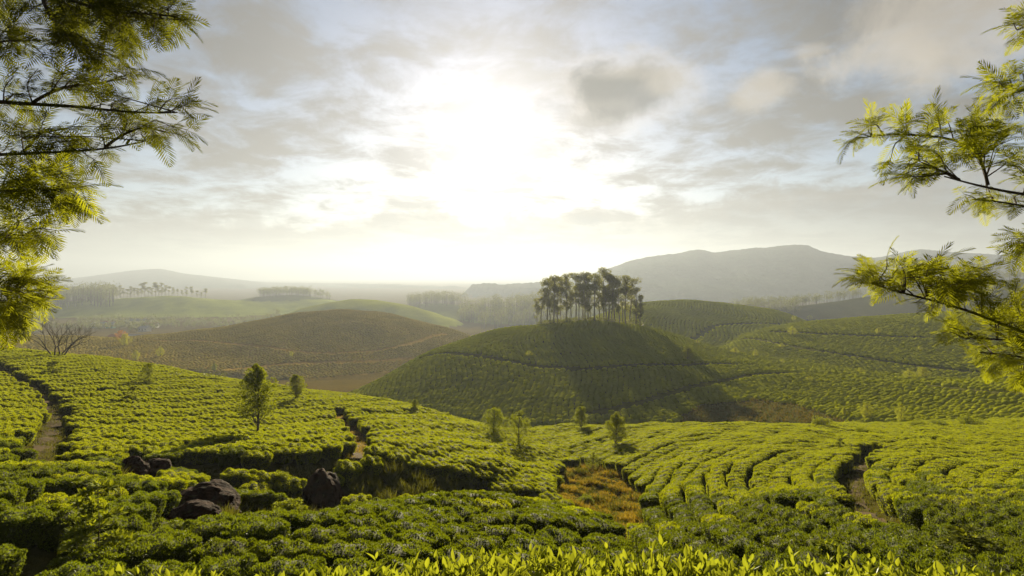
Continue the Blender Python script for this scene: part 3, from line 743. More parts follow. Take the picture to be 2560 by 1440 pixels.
def euca_meshes(k):
    """tall eucalyptus of unit height: bare pale pole, forked top with flat leaf clumps"""
    rg = np.random.default_rng(500 + k); tb = MB(); cb = MB()
    hh = np.linspace(0, 1, 9); lean = rg.normal(size=2) * 0.06
    stem = np.stack([lean[0] * hh ** 2 + 0.008 * np.sin(hh * 9 + k), lean[1] * hh ** 2, hh * 0.93], 1)
    tb.tube(stem, np.linspace(0.014, 0.004, 9), 6)
    n = 15 + k % 4
    for i in range(n):
        t = rg.uniform(0.30, 1.0) if i > 2 else 0.97
        z = 0.93 * t; a = i * 2.399 + k * 1.3; r_ = rg.uniform(0.02, 0.13) * (0.5 + 0.6 * t) if i else 0.02
        s0 = np.array([np.interp(t - 0.1, hh, stem[:, 0]), np.interp(t - 0.1, hh, stem[:, 1]), z - 0.10])
        c = np.array([s0[0] + r_ * math.cos(a), s0[1] + r_ * math.sin(a), z + rg.uniform(-0.01, 0.04)])
        tb.tube([s0, s0 * 0.5 + c * 0.5 + np.array([0, 0, -0.01]), c], [0.006, 0.004, 0.0015], 4)
        rr_ = rg.uniform(0.045, 0.075) * (0.75 + 0.5 * t)
        for q in range(3):
            blob_leaves(cb, c + rg.normal(size=3) * np.array([0.028, 0.028, 0.010]), rr_ * 0.72, 66, 0.024, 0.010, flat=0.85, up=0.0)
    for i in range(int(4 + 4 * rg.uniform())):       # wispy regrowth low on the pole
        z = rg.uniform(0.12, 0.45); a = rg.uniform(0, 6.28)
        blob_leaves(cb, (0.03 * math.cos(a), 0.03 * math.sin(a), z), 0.03, 22, 0.018, 0.007)
    return tb.mesh('trunk', M['pale_bark']), cb.mesh('crown', M['euca'])

def feathery_meshes(k, mat='oak'):
    """sapling with a thin stem and drooping ferny leaves, unit height"""
    rg = np.random.default_rng(700 + k); tb = MB(); cb = MB()
    hh = np.linspace(0, 1, 8); st = np.stack([0.015 * np.sin(hh * 6 + k), 0.015 * np.sin(hh * 5 + 2 * k), hh * 0.97], 1)
    tb.tube(st, np.linspace(0.009, 0.0025, 8), 6)
    for i in range(30):
        t = rg.uniform(0.22, 1.0); a = i * 2.399; L = 0.30 * (1.15 - t) + 0.10
        b = np.array([np.interp(t, hh, st[:, 0]), np.interp(t, hh, st[:, 1]), t * 0.97])
        d = np.array([math.cos(a), math.sin(a), 0.35]); s_ = np.linspace(0, 1, 7)[:, None]
        p = b + d * L * s_ - np.array([0, 0, 1]) * (s_ ** 2) * L * 0.45
        tb.tube(p, np.linspace(0.0035, 0.0012, 7), 4)
        for q in range(4):
            m = 12; tt_ = rg.uniform(0.2, 1.0, m); pp = np.stack([np.interp(tt_, s_[:, 0], p[:, j]) for j in range(3)], 1)
            dd = d * 0.5 + unit(m) * np.array([1, 1, 0.5]) * 0.8
            cb.leaves(pp, dd, np.tile([0, 0, 1.0], (m, 1)) + unit(m) * 0.4, rg.uniform(0.07, 0.12, m), rg.uniform(0.022, 0.034, m))
    return tb.mesh('stem', M['bark']), cb.mesh('foliage', M[mat])

def bare_meshes(k):
    tb = MB(); rg = np.random.default_rng(900 + k)
    def grow(p, d, L, r_, lv):
        n = 4; pts_ = [p]; dd = d.copy()
        for i in range(n):
            dd = dd + rg.normal(size=3) * 0.13 + np.array([0, 0, 0.03]); dd /= np.linalg.norm(dd); pts_.append(pts_[-1] + dd * L / n)
        tb.tube(pts_, np.linspace(r_, r_ * 0.55, n + 1), 5 if lv < 2 else 3)
        if lv >= 4: return
        for i in range(3 if lv < 3 else 2):
            a = rg.uniform(0, 6.28); sp_ = rg.uniform(0.35, 0.8)
            e = dd + sp_ * np.array([math.cos(a), math.sin(a), rg.uniform(-0.15, 0.35)]); e /= np.linalg.norm(e)
            grow(pts_[-1] if i else pts_[-2], e, L * rg.uniform(0.55, 0.8), r_ * 0.52, lv + 1)
    for i in range(5):
        a = i * 1.257 + 0.3
        d = np.array([0.62 * math.cos(a), 0.62 * math.sin(a), 1.0]); d /= np.linalg.norm(d)
        grow(np.array([0.03 * math.cos(a), 0.03 * math.sin(a), -0.03]), d, 0.40, 0.020, 0)
    return tb.mesh('branches', M['bark'])

def plant(name, meshes, parts, loc, h, w, rz, label, cat, group=None):
    """empty at the base + one child per part; copies share the part meshes"""
    o = empty(name, loc, label, cat, group); o.scale = (w, w, h); o.rotation_euler = (0, 0, rz)
    for me_, pn in zip(meshes, parts):
        c = bpy.data.objects.new(pn, me_); COL.objects.link(c); c.parent = o
    return o

def base_at(u, v, off=0.75):
    p = hit(u, v, off); return p
def put(name, meshes, parts, u, vb, vt, wf, label, cat, group=None, off=0.75, depth=None):
    p = at(u, vb, depth) if depth else base_at(u, vb, off)
    g = H1(p[0], p[1]); h = (vb - vt) / F * p[1] + (p[2] - g)
    return plant(name, meshes, parts, (p[0], p[1], g - 0.03), h, h * wf, R.uniform(0, 6.28), label, cat, group)

OAK = [oak_meshes(k, slim=0.22) for k in range(3)] + [oak_meshes(3, slim=0.34, base=0.16), oak_meshes(4, slim=0.30, base=0.12, nc=34)]
SHR = [bush_round(k) for k in range(3)]
FEA = [feathery_meshes(k) for k in range(3)]
TC, SF = ('trunk', 'crown'), ('stem', 'foliage')
put('silver_oak', OAK[0], TC, 643, 1080, 884, 1.0, 'tall young silver oak standing alone in the left tea field, largest there', 'tree')
put('silver_oak', OAK[1], TC, 741, 996, 918, 1.25, 'smaller silver oak just right of the largest field tree', 'tree')
put('silver_oak', OAK[3], TC, 372, 955, 890, 1.05, 'bushy yellow-green tree in the upper left tea field', 'tree')
put('silver_oak', OAK[2], TC, 536, 930, 904, 1.1, 'tiny pale tree at the far edge of the left field before the brown slope', 'tree')
put('silver_oak', OAK[4], TC, 893, 1020, 987, 1.0, 'short bushy tree at the top of the field path', 'tree')
put('silver_oak', OAK[1], TC, 1037, 1022, 980, 1.1, 'slim tree against the foot of the central hill, left of the gully', 'tree')
put('silver_oak', OAK[3], TC, 1235, 1082, 1018, 1.35, 'dark round-headed tree on the rim left of the gully', 'tree', depth=47)
put('silver_oak', OAK[4], TC, 1299, 1108, 1024, 1.0, 'pale conical tree beside the dark round-headed one', 'tree', depth=42)
put('silver_oak', OAK[2], TC, 1452, 1052, 1014, 1.2, 'small green tree on the ridge above the gully', 'tree', depth=61)
put('silver_oak', OAK[0], TC, 1541, 1105, 1032, 1.15, 'light green tree on the left rim of the right tea field', 'tree', depth=46)
put('silver_oak', OAK[4], TC, 1484, 1152, 1104, 1.3, 'low pale tree at the mouth of the orange grass gully', 'tree')
put('sapling', FEA[0], SF, 328, 995, 945, 0.9, 'thin sapling with sparse leaves in the left tea field', 'sapling')
put('sapling', FEA[1], SF, 132, 930, 886, 1.3, 'leafy sapling in front of the bare grey tree', 'sapling')
put('sapling', FEA[2], SF, 2102, 1118, 1070, 0.9, 'thin sapling in the far right tea field, left of the earth path', 'sapling')
put('sapling', FEA[0], SF, 2292, 1135, 1092, 0.8, 'dark slim sapling right of the curved earth path', 'sapling')
put('shrub', SHR[0], SF, 2052, 1072, 1042, 1.25, 'round pale shrub on the crest of the right tea field', 'shrub', depth=57)
put('shrub', SHR[1], SF, 2150, 1078, 1066, 1.2, 'low dark shrub in the right tea field behind the path', 'shrub', depth=52)
put('shrub', SHR[2], SF, 2290, 1062, 1044, 1.0, 'small pale shrub on the far right crest, nearest the tall pale trees', 'shrub', depth=57)
put('shrub', SHR[0], SF, 2350, 1060, 1048, 1.4, 'small flat shrub between two others on the far right crest', 'shrub', depth=57)
put('shrub', SHR[1], SF, 2422, 1058, 1038, 1.2, 'rightmost leafy shrub on the crest of the right tea field', 'shrub', depth=56)
# trees on the far hills
M['oak_pale'] = leaf_mat('pale_tree_leaf', (0.16, 0.18, 0.012), (0.26, 0.27, 0.016), (0.55, 0.54, 0.02), 0.45, 0.8, 0.05, 1.0, 0.12)
def repaint(pair, key):
    m_ = pair[1].copy(); m_.materials[0] = M[key]; return (pair[0], m_)
PALE = [repaint(OAK[3], 'oak_pale'), repaint(OAK[4], 'oak_pale')]
put('silver_oak', repaint(OAK[3], 'oak_pale'), TC, 2166, 1075, 1008, 1.2, 'broad pale tree in the hollow behind the right tea field', 'tree', depth=88)
put('silver_oak', repaint(OAK[2], 'oak_pale'), TC, 2110, 1075, 1016, 0.9, 'slim pale tree left of the broad one in the hollow', 'tree', depth=90)
put('silver_oak', repaint(OAK[4], 'oak_pale'), TC, 2252, 1072, 1008, 0.9, 'slim pale tree right of the broad one in the hollow', 'tree', depth=84)
far_list = [(1720, 897, 864, 'rounded tree on the right shoulder of the central hill by the track'),
            (1418, 880, 866, 'tiny tree on the upper face of the central hill'), (1322, 888, 872, 'tiny tree left on the upper face of the central hill'),
            (1744, 858, 846, 'tiny tree on the right skyline of the central hill'), (1838, 883, 865, 'small tree in the saddle left of the right hill'),
            (1888, 884, 870, 'small bush-like tree at the left foot of the right hill'), (1955, 868, 855, 'small tree on the lower track of the right hill'),
            (1982, 836, 812, 'small tree by the upper track at the left end of the right hill'), (2196, 832, 816, 'small tree above the upper track of the right hill'),
            (2300, 876, 862, 'small tree in the middle of the right hill face'), (1888, 890, 877, 'tree at the left end of the lower ridge'),
            (1957, 906, 892, 'small tree on the ridge before the right hill'), (2152, 930, 914, 'round tree on the low ridge, middle right'),
            (2272, 945, 916, 'wide pale tree in the dip below the right hill'), (2306, 943, 912, 'taller pale tree beside the wide one in the dip'),
            (2022, 950, 934, 'small pale tree on the steep face below the low ridge'), (2025, 800, 786, 'small tree behind the left end of the right hill skyline'),
            (1984, 800, 786, 'small tree on the skyline saddle beyond the right hill')]
for i, (u, vb, vt, lb) in enumerate(far_list):
    put('hill_tree', PALE[i % 2], TC, u, vb, vt, 1.5, lb, 'tree', off=0.5)
for i, (u, vb, vt, lb) in enumerate([(312, 866, 834, 'slim pale tree beside the orange one by the village'), (402, 892, 866, 'faint small tree on the brown slope'), (340, 902, 876, 'pale bushy tree at the edge of the brown slope'),
                                    (728, 893, 878, 'tiny tree at the foot of the brown hill')]):
    put('slope_tree', PALE[i % 2], TC, u, vb, vt, 1.2, lb, 'tree', off=0.0)
ot = oak_meshes(8, slim=0.4, base=0.2); om = ot[1].copy(); om.materials.clear(); om.materials.append(M['orange_leaf'])
put('orange_tree', (ot[0], om), TC, 303, 852, 826, 1.2, 'small orange-leaved tree in front of the village', 'tree', off=0.0)
p = base_at(146, 892, 0.5); g = H1(p[0], p[1])
plant('bare_tree', (bare_meshes(0),), ('branches',), (p[0], p[1], g), 0.98 * 108 / F * p[1] + 0.5, 110 / F * p[1], 0.4, 'leafless grey many-stemmed tree at the far left edge of the tea field', 'tree')

# eucalyptus grove on the central hill
EUC = [euca_meshes(k) for k in range(6)]
heads = [(1368, 690, 808), (1385, 684, 806), (1402, 690, 805), (1352, 716, 806), (1416, 682, 804), (1440, 680, 804), (1456, 676, 803), (1470, 684, 803), (1486, 682, 802), (1498, 700, 803), (1509, 666, 802), (1522, 680, 803), (1536, 684, 806), (1548, 700, 806), (1563, 686, 809), (1575, 694, 810), (1590, 716, 812), (1428, 700, 804), (1447, 706, 803), (1476, 708, 803), (1515, 712, 803), (1530, 706, 805), (1393, 712, 806), (1376, 720, 807), (1556, 716, 808), (1600, 742, 812), (1342, 744, 806), (1463, 716, 802)]
for i, (u, vt, vb) in enumerate(heads):
    dp = 203 + R.uniform(-9, 9); pb = at(u, vb, dp); gz = H1(pb[0], pb[1])
    h = at(u, vt, dp)[2] - gz
    lb = {10: 'tallest eucalyptus of the hilltop grove, rising above the rest', 25: 'short eucalyptus at the right end of the hilltop grove', 26: 'short eucalyptus at the left end of the hilltop grove'}.get(i, 'tall slender eucalyptus with a bare pale trunk in the hilltop grove')
    plant('eucalyptus', EUC[i % 6], TC, (pb[0], pb[1], gz), h, h * R.uniform(0.9, 1.12), R.uniform(0, 6.28), lb, 'tree', 'eucalyptus grove on the central hill')
mb = MB()
for k in range(110):
    u = R.uniform(1345, 1605); pb = at(u, 806, 203 + R.uniform(-11, 9)); blob_leaves(mb, (pb[0], pb[1], H1(pb[0], pb[1]) + 0.6), R.uniform(0.6, 1.9), 70, 0.45, 0.22)
tag(mb.build('undergrowth', M['wood_leaf']), 'dark low undergrowth beneath the hilltop eucalyptus grove', 'undergrowth', None, 'stuff')
# row of tall thin trees on the far left hill
for i, u in enumerate((284, 291, 300, 309, 318, 327, 336, 345, 354, 362, 371, 380, 389, 397, 405, 413, 422, 433, 444, 456, 467, 480, 492, 503, 514)):
    vb = np.interp(u, [280, 420, 520], [748, 739, 748]); vt = vb - ([36, 30, 34, 27, 24, 30, 26, 24, 36, 38, 26, 23][i % 12] * (1.0 if u < 425 else 0.75))
    dp = 482 * 1.9; pb = at(u, vb, dp); gz = H1(pb[0], pb[1]); h = at(u, vt, dp)[2] - gz
    plant('row_tree', EUC[(i + 2) % 6], TC, (pb[0], pb[1], gz), h, h * 1.25, R.uniform(0, 6.28), 'misty thin tree in the row on the far left hilltop', 'tree', 'tree row on the far left hill')

# far woods (each reads as one mass)
def wood(label, spots, hmin, hmax, leaf=0.9, n=70, wide=0.28):
    mb = MB()
    for (x_, y_) in spots:
        z_ = H1(x_, y_); h = R.uniform(hmin, hmax); w_ = h * wide * R.uniform(0.8, 1.25)
        mb.tube([(x_, y_, z_ - 0.5), (x_, y_, z_ + h * 0.8)], [h * 0.018, h * 0.008], 4, 1)
        for q in range(6):
            a = R.uniform(0, 6.28); t = R.uniform(0.35, 0.95); rr_ = w_ * R.uniform(0.1, 0.9) * (1.1 - 0.7 * abs(t - 0.6))
            blob_leaves(mb, (x_ + rr_ * math.cos(a), y_ + rr_ * math.sin(a), z_ + h * t), w_ * 0.55, n // 6, leaf, leaf * 0.5, flat=0.75)
    return tag(mb.build('woodland', [M['wood_leaf'], M['bark']]), label, 'woodland', None, 'stuff')
def spots(us, depths, n):
    out = []
    for k in range(n):
        t = R.uniform(); u = np.interp(t, np.linspace(0, 1, len(us)), us); d = np.interp(t, np.linspace(0, 1, len(us)), depths) + R.normal() * 6
        out.append((at(u, 700, d)[0], d))
    return out
def area(u0, u1, d0, d1, n): return [(at(R.uniform(u0, u1), 700, d_)[0], d_) for d_ in R.uniform(d0, d1, n)]
wood('misty round wood on the far middle hill', area(648, 770, 977, 1062, 150) + area(770, 825, 977, 1045, 30), 13, 20, leaf=1.5)
wood('misty dome of trees left of the central grove', area(1018, 1135, 841, 952, 150) + area(1130, 1165, 833, 884, 20), 15, 24, leaf=1.4)
wood('misty wooded slope just left of the central grove', area(1150, 1380, 654, 765, 300) + area(1200, 1420, 578, 663, 100), 14, 23, leaf=1.3)
wood('trees along the crest of the dark ridge on the right', spots([1840, 1950, 2060, 2150, 2300, 2450, 2620], [562, 580, 593, 606, 619, 632, 650], 260) + area(1830, 2000, 520, 572, 80), 8, 14, leaf=1.0)
wood('dark wood on the far left hill', area(90, 285, 817, 950, 300), 20, 34, leaf=1.8)
wood('scrubby trees around the village in the left valley', area(190, 700, 580, 700, 320) + area(60, 400, 540, 600, 90), 4, 11, leaf=1.1)
wood('dark scrub along the far edge of the left tea field', [tuple(hit(u, v, 0)[:2]) for u, v in zip(R.uniform(420, 800, 60), R.uniform(922, 960, 60))], 0.6, 1.6, leaf=0.22, wide=0.9)

# houses of the village
def house(u, v, dp, w, d, h, wall, roof, label):
    dp, w, d, h = dp * 1.75, w * 1.75, d * 1.5, h * 1.3
    pb = at(u, v, dp); gz = H1(pb[0], pb[1])
    o = empty('house', (pb[0], pb[1], gz + 0.8), label, 'house'); o.rotation_euler = (0, 0, R.uniform(-0.3, 0.3))
    mb = MB(); x0, x1, y0, y1 = -w / 2, w / 2, -d / 2, d / 2; rg_ = h + d * 0.30
    V = [(x0, y0, -2), (x1, y0, -2), (x1, y1, -2), (x0, y1, -2), (x0, y0, h), (x1, y0, h), (x1, y1, h), (x0, y1, h), (x0, 0, rg_), (x1, 0, rg_)]
    mb.add(V, [(0, 1, 5, 4), (1, 2, 6, 5), (2, 3, 7, 6), (3, 0, 4, 7)], [(4, 7, 8), (5, 9, 6)]); mb.build('wall', M[wall], o, smooth=False)
    rb = MB(); e_ = 0.5; t_ = 0.15
    for sgn in (-1, 1):
        ye = sgn * (d / 2 + e_); ze = h - e_ * 0.6
        P_ = [(x0 - e_, ye, ze), (x1 + e_, ye, ze), (x1 + e_, 0, rg_ + 0.02), (x0 - e_, 0, rg_ + 0.02)]
        P2 = [(a_, b_, c_ + t_) for a_, b_, c_ in P_]
        rb.add(P_ + P2, [(0, 1, 2, 3), (4, 7, 6, 5), (0, 4, 5, 1), (1, 5, 6, 2), (2, 6, 7, 3), (3, 7, 4, 0)])
    rb.build('roof', M[roof], o, smooth=False)
    def panel(name, cx, cw, z0, z1, mat):
        b_ = MB(); yy = y0 - 0.06
        b_.add([(cx - cw / 2, yy, z0), (cx + cw / 2, yy, z0), (cx + cw / 2, yy, z1), (cx - cw / 2, yy, z1), (cx - cw / 2, y0 + 0.02, z0), (cx + cw / 2, y0 + 0.02, z0), (cx + cw / 2, y0 + 0.02, z1), (cx - cw / 2, y0 + 0.02, z1)],
               [(0, 1, 2, 3), (4, 0, 3, 7), (1, 5, 6, 2), (3, 2, 6, 7), (0, 4, 5, 1)]); b_.build(name, M[mat], o, smooth=False)
    nw = max(2, int(w / 3.2))
    for i in range(nw): panel('window' if i != nw // 2 else 'door', x0 + w * (i + 0.5) / nw, 1.0, 1.0 if i != nw // 2 else 0.0, 2.1, 'glass')
house(250, 806, 345, 9, 6, 2.8, 'wall', 'roof_grey', 'white house with a low grey roof at the left of the village')
house(268, 800, 352, 8, 6, 3.0, 'wall', 'roof_red', 'white house with a red-brown roof in the village')
house(277, 806, 342, 4, 5, 2.8, 'teal', 'roof_grey', 'small teal-walled house at the end of the white ones')
house(342, 797, 372, 16, 6, 2.6, 'greywall', 'roof_grey', 'long pale grey building at the back of the village')
house(378, 812, 345, 8, 5, 2.5, 'wall', 'roof_red', 'small house with a brown roof right of the village middle')
house(290, 846, 235, 6, 4, 2.2, 'greywall', 'roof_red', 'low house with a rust roof beside the orange tree')
house(340, 847, 240, 7, 4, 2.0, 'greywall', 'roof_grey', 'low grey shed right of the orange tree')
house(82, 812, 300, 5, 4, 2.2, 'wall', 'roof_grey', 'small white house at the far left beyond the branches')
house(362, 826, 312, 6, 4, 2.2, 'wall', 'roof_grey', 'small whitish shed in the scrub below the village')

# ------------------------------------------------------------------ near ground: boulders, grasses, shrubs
def boulder(u, v, w, h, d, label, seed, rz=0.0, off=0.0):
    p = hit(u, v, off); sc_ = p[1] / F
    import bmesh
    bm = bmesh.new(); bmesh.ops.create_icosphere(bm, subdivisions=5, radius=1.0)
    for vt in bm.verts:
        c = vt.co.copy(); n_ = mnoise.fractal(c * 1.1 + Vector((seed, 0, 0)), 1.0, 2.0, 5) * 0.22 + mnoise.fractal(c * 4 + Vector((0, seed, 0)), 0.9, 2.1, 4) * 0.07
        cell = mnoise.cell(c * 2.2 + Vector((seed, seed, 0))) * 0.0
        vt.co = c * (1 + n_ + cell)
        vt.co.z = max(vt.co.z, -0.55)
    me_ = bpy.data.meshes.new('boulder'); bm.to_mesh(me_); bm.free(); me_.materials.append(M['rock'])
    for f_ in me_.polygons: f_.use_smooth = True
    o = bpy.data.objects.new('boulder', me_); COL.objects.link(o)
    o.scale = (w * sc_ / 2, d * sc_ / 2, h * sc_ * 0.62); o.rotation_euler = (0, 0, rz)
    o.location = (p[0], p[1], H1(p[0], p[1]) + h * sc_ * 0.12)
    return tag(o, label, 'boulder')
boulder(515, 1285, 165, 100, 140, 'largest dark brown boulder, rounded top, beside tea bushes at left', 3.1)
boulder(480, 1312, 130, 70, 100, 'reddish lower boulder leaning in front of the largest one', 8.4, 0.5)
boulder(806, 1255, 95, 100, 90, 'upright round dark boulder in the grass, middle of the near slope', 5.7)
boulder(318, 1198, 100, 70, 90, 'dark boulder half hidden among bushes at the left', 11.2, 0.3)
boulder(385, 1200, 85, 70, 80, 'small squarish dark boulder right of the half hidden one', 14.9)
boulder(792, 1318, 62, 30, 55, 'low flat dark rock below the upright boulder', 17.3)
boulder(1010, 1332, 70, 24, 60, 'low rock ledge between tea bushes in the lower middle', 19.6)

def grass(label, name, poly_list, dens, h, mat, wd=0.02, tuss=False):
    mb = MB()
    for pl in poly_list:
        pa = np.array(pl); lo, hi = pa.min(0), pa.max(0); n = int((hi - lo).prod() * dens)
        gx, gy = R.uniform(lo[0], hi[0], n), R.uniform(lo[1], hi[1], n)
        k = inside(pl, gx, gy); gx, gy = gx[k], gy[k]; gz = H(gx, gy); m_ = len(gx)
        if tuss:
            nc_ = max(3, int(m_ / 90)); ci = R.integers(0, m_, nc_); own = np.argmin((gx[:, None] - gx[ci][None]) ** 2 + (gy[:, None] - gy[ci][None]) ** 2, 1)
            ddx, ddy = gx - gx[ci][own], gy - gy[ci][own]; gx = gx[ci][own] + ddx * 0.55; gy = gy[ci][own] + ddy * 0.55; gz = H(gx, gy)
        clump = 0.6 + 0.55 * np.sin(gx * 1.9 + 1) * np.sin(gy * 1.6) + 0.3 * np.sin(gx * 4.1 + gy * 3.3)
        hh_ = h * np.clip(clump, 0.25, 1.4) * R.uniform(0.6, 1.25, m_)
        d = unit(m_) * np.array([0.55, 0.55, 0.1]) + np.array([0, 0, 1.0])
        if tuss:
            d = d + np.stack([ddx, ddy, 0 * ddx], 1) * 1.3; hh_ = hh_ * R.uniform(0.6, 1.25, nc_)[own]
        mb.leaves(np.stack([gx, gy, gz - 0.03], 1), d, unit(m_) * np.array([1, 1, 0.2]), hh_, R.uniform(0.6, 1.4, m_) * wd, fold=0.6)
    return tag(mb.build(name, M[mat]), label, name.replace('_', ' '), None, 'stuff')
GUL2 = GULLY
grass('dry orange grass filling the gully', 'dry_grass', [GUL2], 330, 0.34, 'dry', 0.032, True)
grass('olive tufts scattered through the orange gully grass', 'wild_grass', [GULLY], 150, 0.42, 'wild', 0.035, True)
grass('dark olive-brown marsh grass on the flat below the central hill', 'marsh_grass', [BROWNFLAT], 9, 0.7, 'marsh', 0.14)
grass('tall olive wild grass on the slope below the dark track', 'wild_grass', [SCRUB], 420, 0.85, 'wild', 0.045, True)
grass('shorter wild grass and weeds among the boulders', 'wild_grass', [SLOPE, ROCKY, ROCK2], 260, 0.5, 'wild', 0.035, True)
P2G = []
for g, c in PATHS[:4]:
    d_ = np.gradient(g, axis=0); d_ /= np.linalg.norm(d_, axis=1, keepdims=True); n_ = np.stack([-d_[:, 1], d_[:, 0]], 1)
    P2G.append([tuple(q_) for q_ in np.concatenate([g + n_ * c * 0.9, (g - n_ * c * 0.9)[::-1]])])
grass('golden grass tufts along the field paths', 'path_grass', [P2G[1]], 160, 0.28, 'dry', 0.03)
grass('dull green grass along the shaded field paths', 'path_grass', [P2G[0], P2G[2], P2G[3]], 120, 0.26, 'wild', 0.03)
# leafy shrubs and saplings close by
SH2 = [bush_round(10 + k, 0.085, 2600, 18) for k in range(2)]
put('shrub', SH2[0], SF, 706, 1222, 1178, 1.3, 'round glossy-leaved shrub behind the boulders', 'shrub', off=0)
put('shrub', SH2[1], SF, 722, 1300, 1248, 1.6, 'olive shrub left of the upright round boulder', 'shrub', off=0)
put('shrub', SH2[0], SF, 1395, 1215, 1190, 1.6, 'grey-green shrub at the left edge of the orange grass', 'shrub', off=0)
put('shrub', SH2[1], SF, 1465, 1262, 1238, 1.8, 'low green shrub spilling into the orange grass', 'shrub', off=0)
bs = bush_round(20, 0.07, 1800, 16, 'brown_leaf')
put('dry_shrub', bs, SF, 2270, 1305, 1262, 1.3, 'rusty brown dry shrub at the lower end of the earth path', 'shrub', off=0)
FE2 = [feathery_meshes(10 + k) for k in range(3)]
put('sapling', FE2[0], SF, 248, 1405, 1150, 0.85, 'tall thin-stemmed sapling in the near left corner', 'sapling', off=0.4)
put('sapling', FE2[1], SF, 2065, 1430, 1300, 1.25, 'feathery sapling among tea bushes at the lower right', 'sapling', off=0.4)
put('sapling', FE2[2], SF, 2420, 1410, 1275, 1.7, 'spreading ferny sapling in the near right corner', 'sapling', off=0.4)
put('sapling', FE2[0], SF, 1150, 1372, 1290, 0.9, 'slim sapling right of the boulders in the lower middle', 'sapling', off=0.4)

# ------------------------------------------------------------------ the hedge of young tea in front of the camera
def leaf_patch(mb, p, d, nrm, ln, wd):
    """longer leaf: six faces, folded on the midrib and arched"""
    n = len(p); d = d / np.linalg.norm(d, axis=1, keepdims=True)
    s_ = np.cross(d, nrm); s_ /= np.linalg.norm(s_, axis=1, keepdims=True); nn = np.cross(s_, d)
    ts = np.array([0, 0.18, 0.42, 0.68, 0.88, 1.0]); ws = np.array([0.06, 0.62, 1.0, 0.82, 0.36, 0.0])
    arch = R.uniform(-0.05, 0.30, n)[:, None]
    rows_ = []
    for t, w_ in zip(ts, ws):
        c = p + d * ln[:, None] * t - nn * ln[:, None] * arch * t * t
        hw = wd[:, None] * 0.5 * w_
        rows_ += [c - s_ * hw + nn * hw * 0.35, c - nn * 0.002, c + s_ * hw + nn * hw * 0.35]
    V = np.stack(rows_, 1); k = np.arange(n)[:, None, None] * 18
    q = np.array([(3 * i + j, 3 * i + j + 1, 3 * i + j + 4, 3 * i + j + 3) for i in range(5) for j in range(2)])
    mb.add(V.reshape(-1, 3), (q[None] + k).reshape(-1, 4))
def hedge_bush(cx, cy_, rx, ry, topz, n, label):
    g = H1(cx, cy_); o = empty('young_tea_bush', (cx, cy_, g), label, 'tea bush', 'young tea hedge at the bottom edge')
    hgt = topz - g; st = MB(); lf = MB()
    for i in range(n):
        a = R.uniform(0, 6.28); r_ = math.sqrt(R.uniform()); x_, y_ = rx * r_ * math.cos(a), ry * r_ * math.sin(a)
        tz = hgt * (1 - 0.22 * r_ ** 3) + R.normal() * 0.025 + 0.02 * math.sin((cx + x_) * 9)
        if R.uniform() < 0.05: tz += R.uniform(0.03, 0.07)
        lean = np.array([x_, y_, 0]) * 0.12 + R.normal(size=3) * np.array([0.03, 0.03, 0])
        b = np.array([x_ * 0.8, y_ * 0.8, tz - 0.34]); t_ = np.array([x_, y_, tz]) + lean
        st.tube([b, (b + t_) / 2 + R.normal(size=3) * 0.008, t_], [0.004, 0.003, 0.0015], 4)
        m = 9; s_ = np.concatenate([R.uniform(0.1, 0.95, m - 2), [0.98, 1.0]])
        p = b + (t_ - b) * s_[:, None]; aa = R.uniform(0, 6.28) + np.arange(m) * 2.399
        up_ = 0.35 + 1.1 * s_ ** 2
        d = np.stack([np.cos(aa), np.sin(aa), up_], 1); d[-1] = (0.25 * math.cos(aa[-1]), 0.25 * math.sin(aa[-1]), 1)
        nrm = np.tile([0, 0, 1.0], (m, 1)) + unit(m) * 0.45 - d * 0.2
        ln = R.uniform(0.048, 0.084, m) * np.where(s_ > 0.97, 0.75, 1.0); leaf_patch(lf, p, d, nrm, ln, ln * R.uniform(0.34, 0.44, m))
    for i in range(14):
        a = R.uniform(0, 6.28); r_ = R.uniform(0.2, 0.8)
        st.tube([(0.05 * math.cos(a), 0.05 * math.sin(a), -0.05), (rx * r_ * .6 * math.cos(a), ry * r_ * .6 * math.sin(a), hgt * 0.4), (rx * r_ * math.cos(a), ry * r_ * math.sin(a), hgt * 0.72)], [0.014, 0.010, 0.006], 5)
    lf.build('leaves', M['shoot'], o); st.build('stems', M['bark'], o)
HB = [(-1.62, 2.30, 0.40, 0.30, -1.50, 120, 'few pale tea shoots poking up at the bottom left corner'),
      (-0.78, 2.12, 0.46, 0.34, -1.40, 230, 'bright young tea shoots left of the bottom middle'),
      (-0.05, 2.10, 0.50, 0.36, -1.305, 300, 'bright young tea bush at the bottom middle, tallest shoots'),
      (0.62, 2.16, 0.48, 0.36, -1.345, 280, 'bright young tea bush just right of the bottom middle'),
      (1.22, 2.20, 0.46, 0.34, -1.40, 240, 'yellow-green young tea bush at the bottom, below the curved path'),
      (1.88, 2.18, 0.46, 0.34, -1.395, 240, 'young tea bush in the bottom right corner')]
for a_ in HB: hedge_bush(*a_)

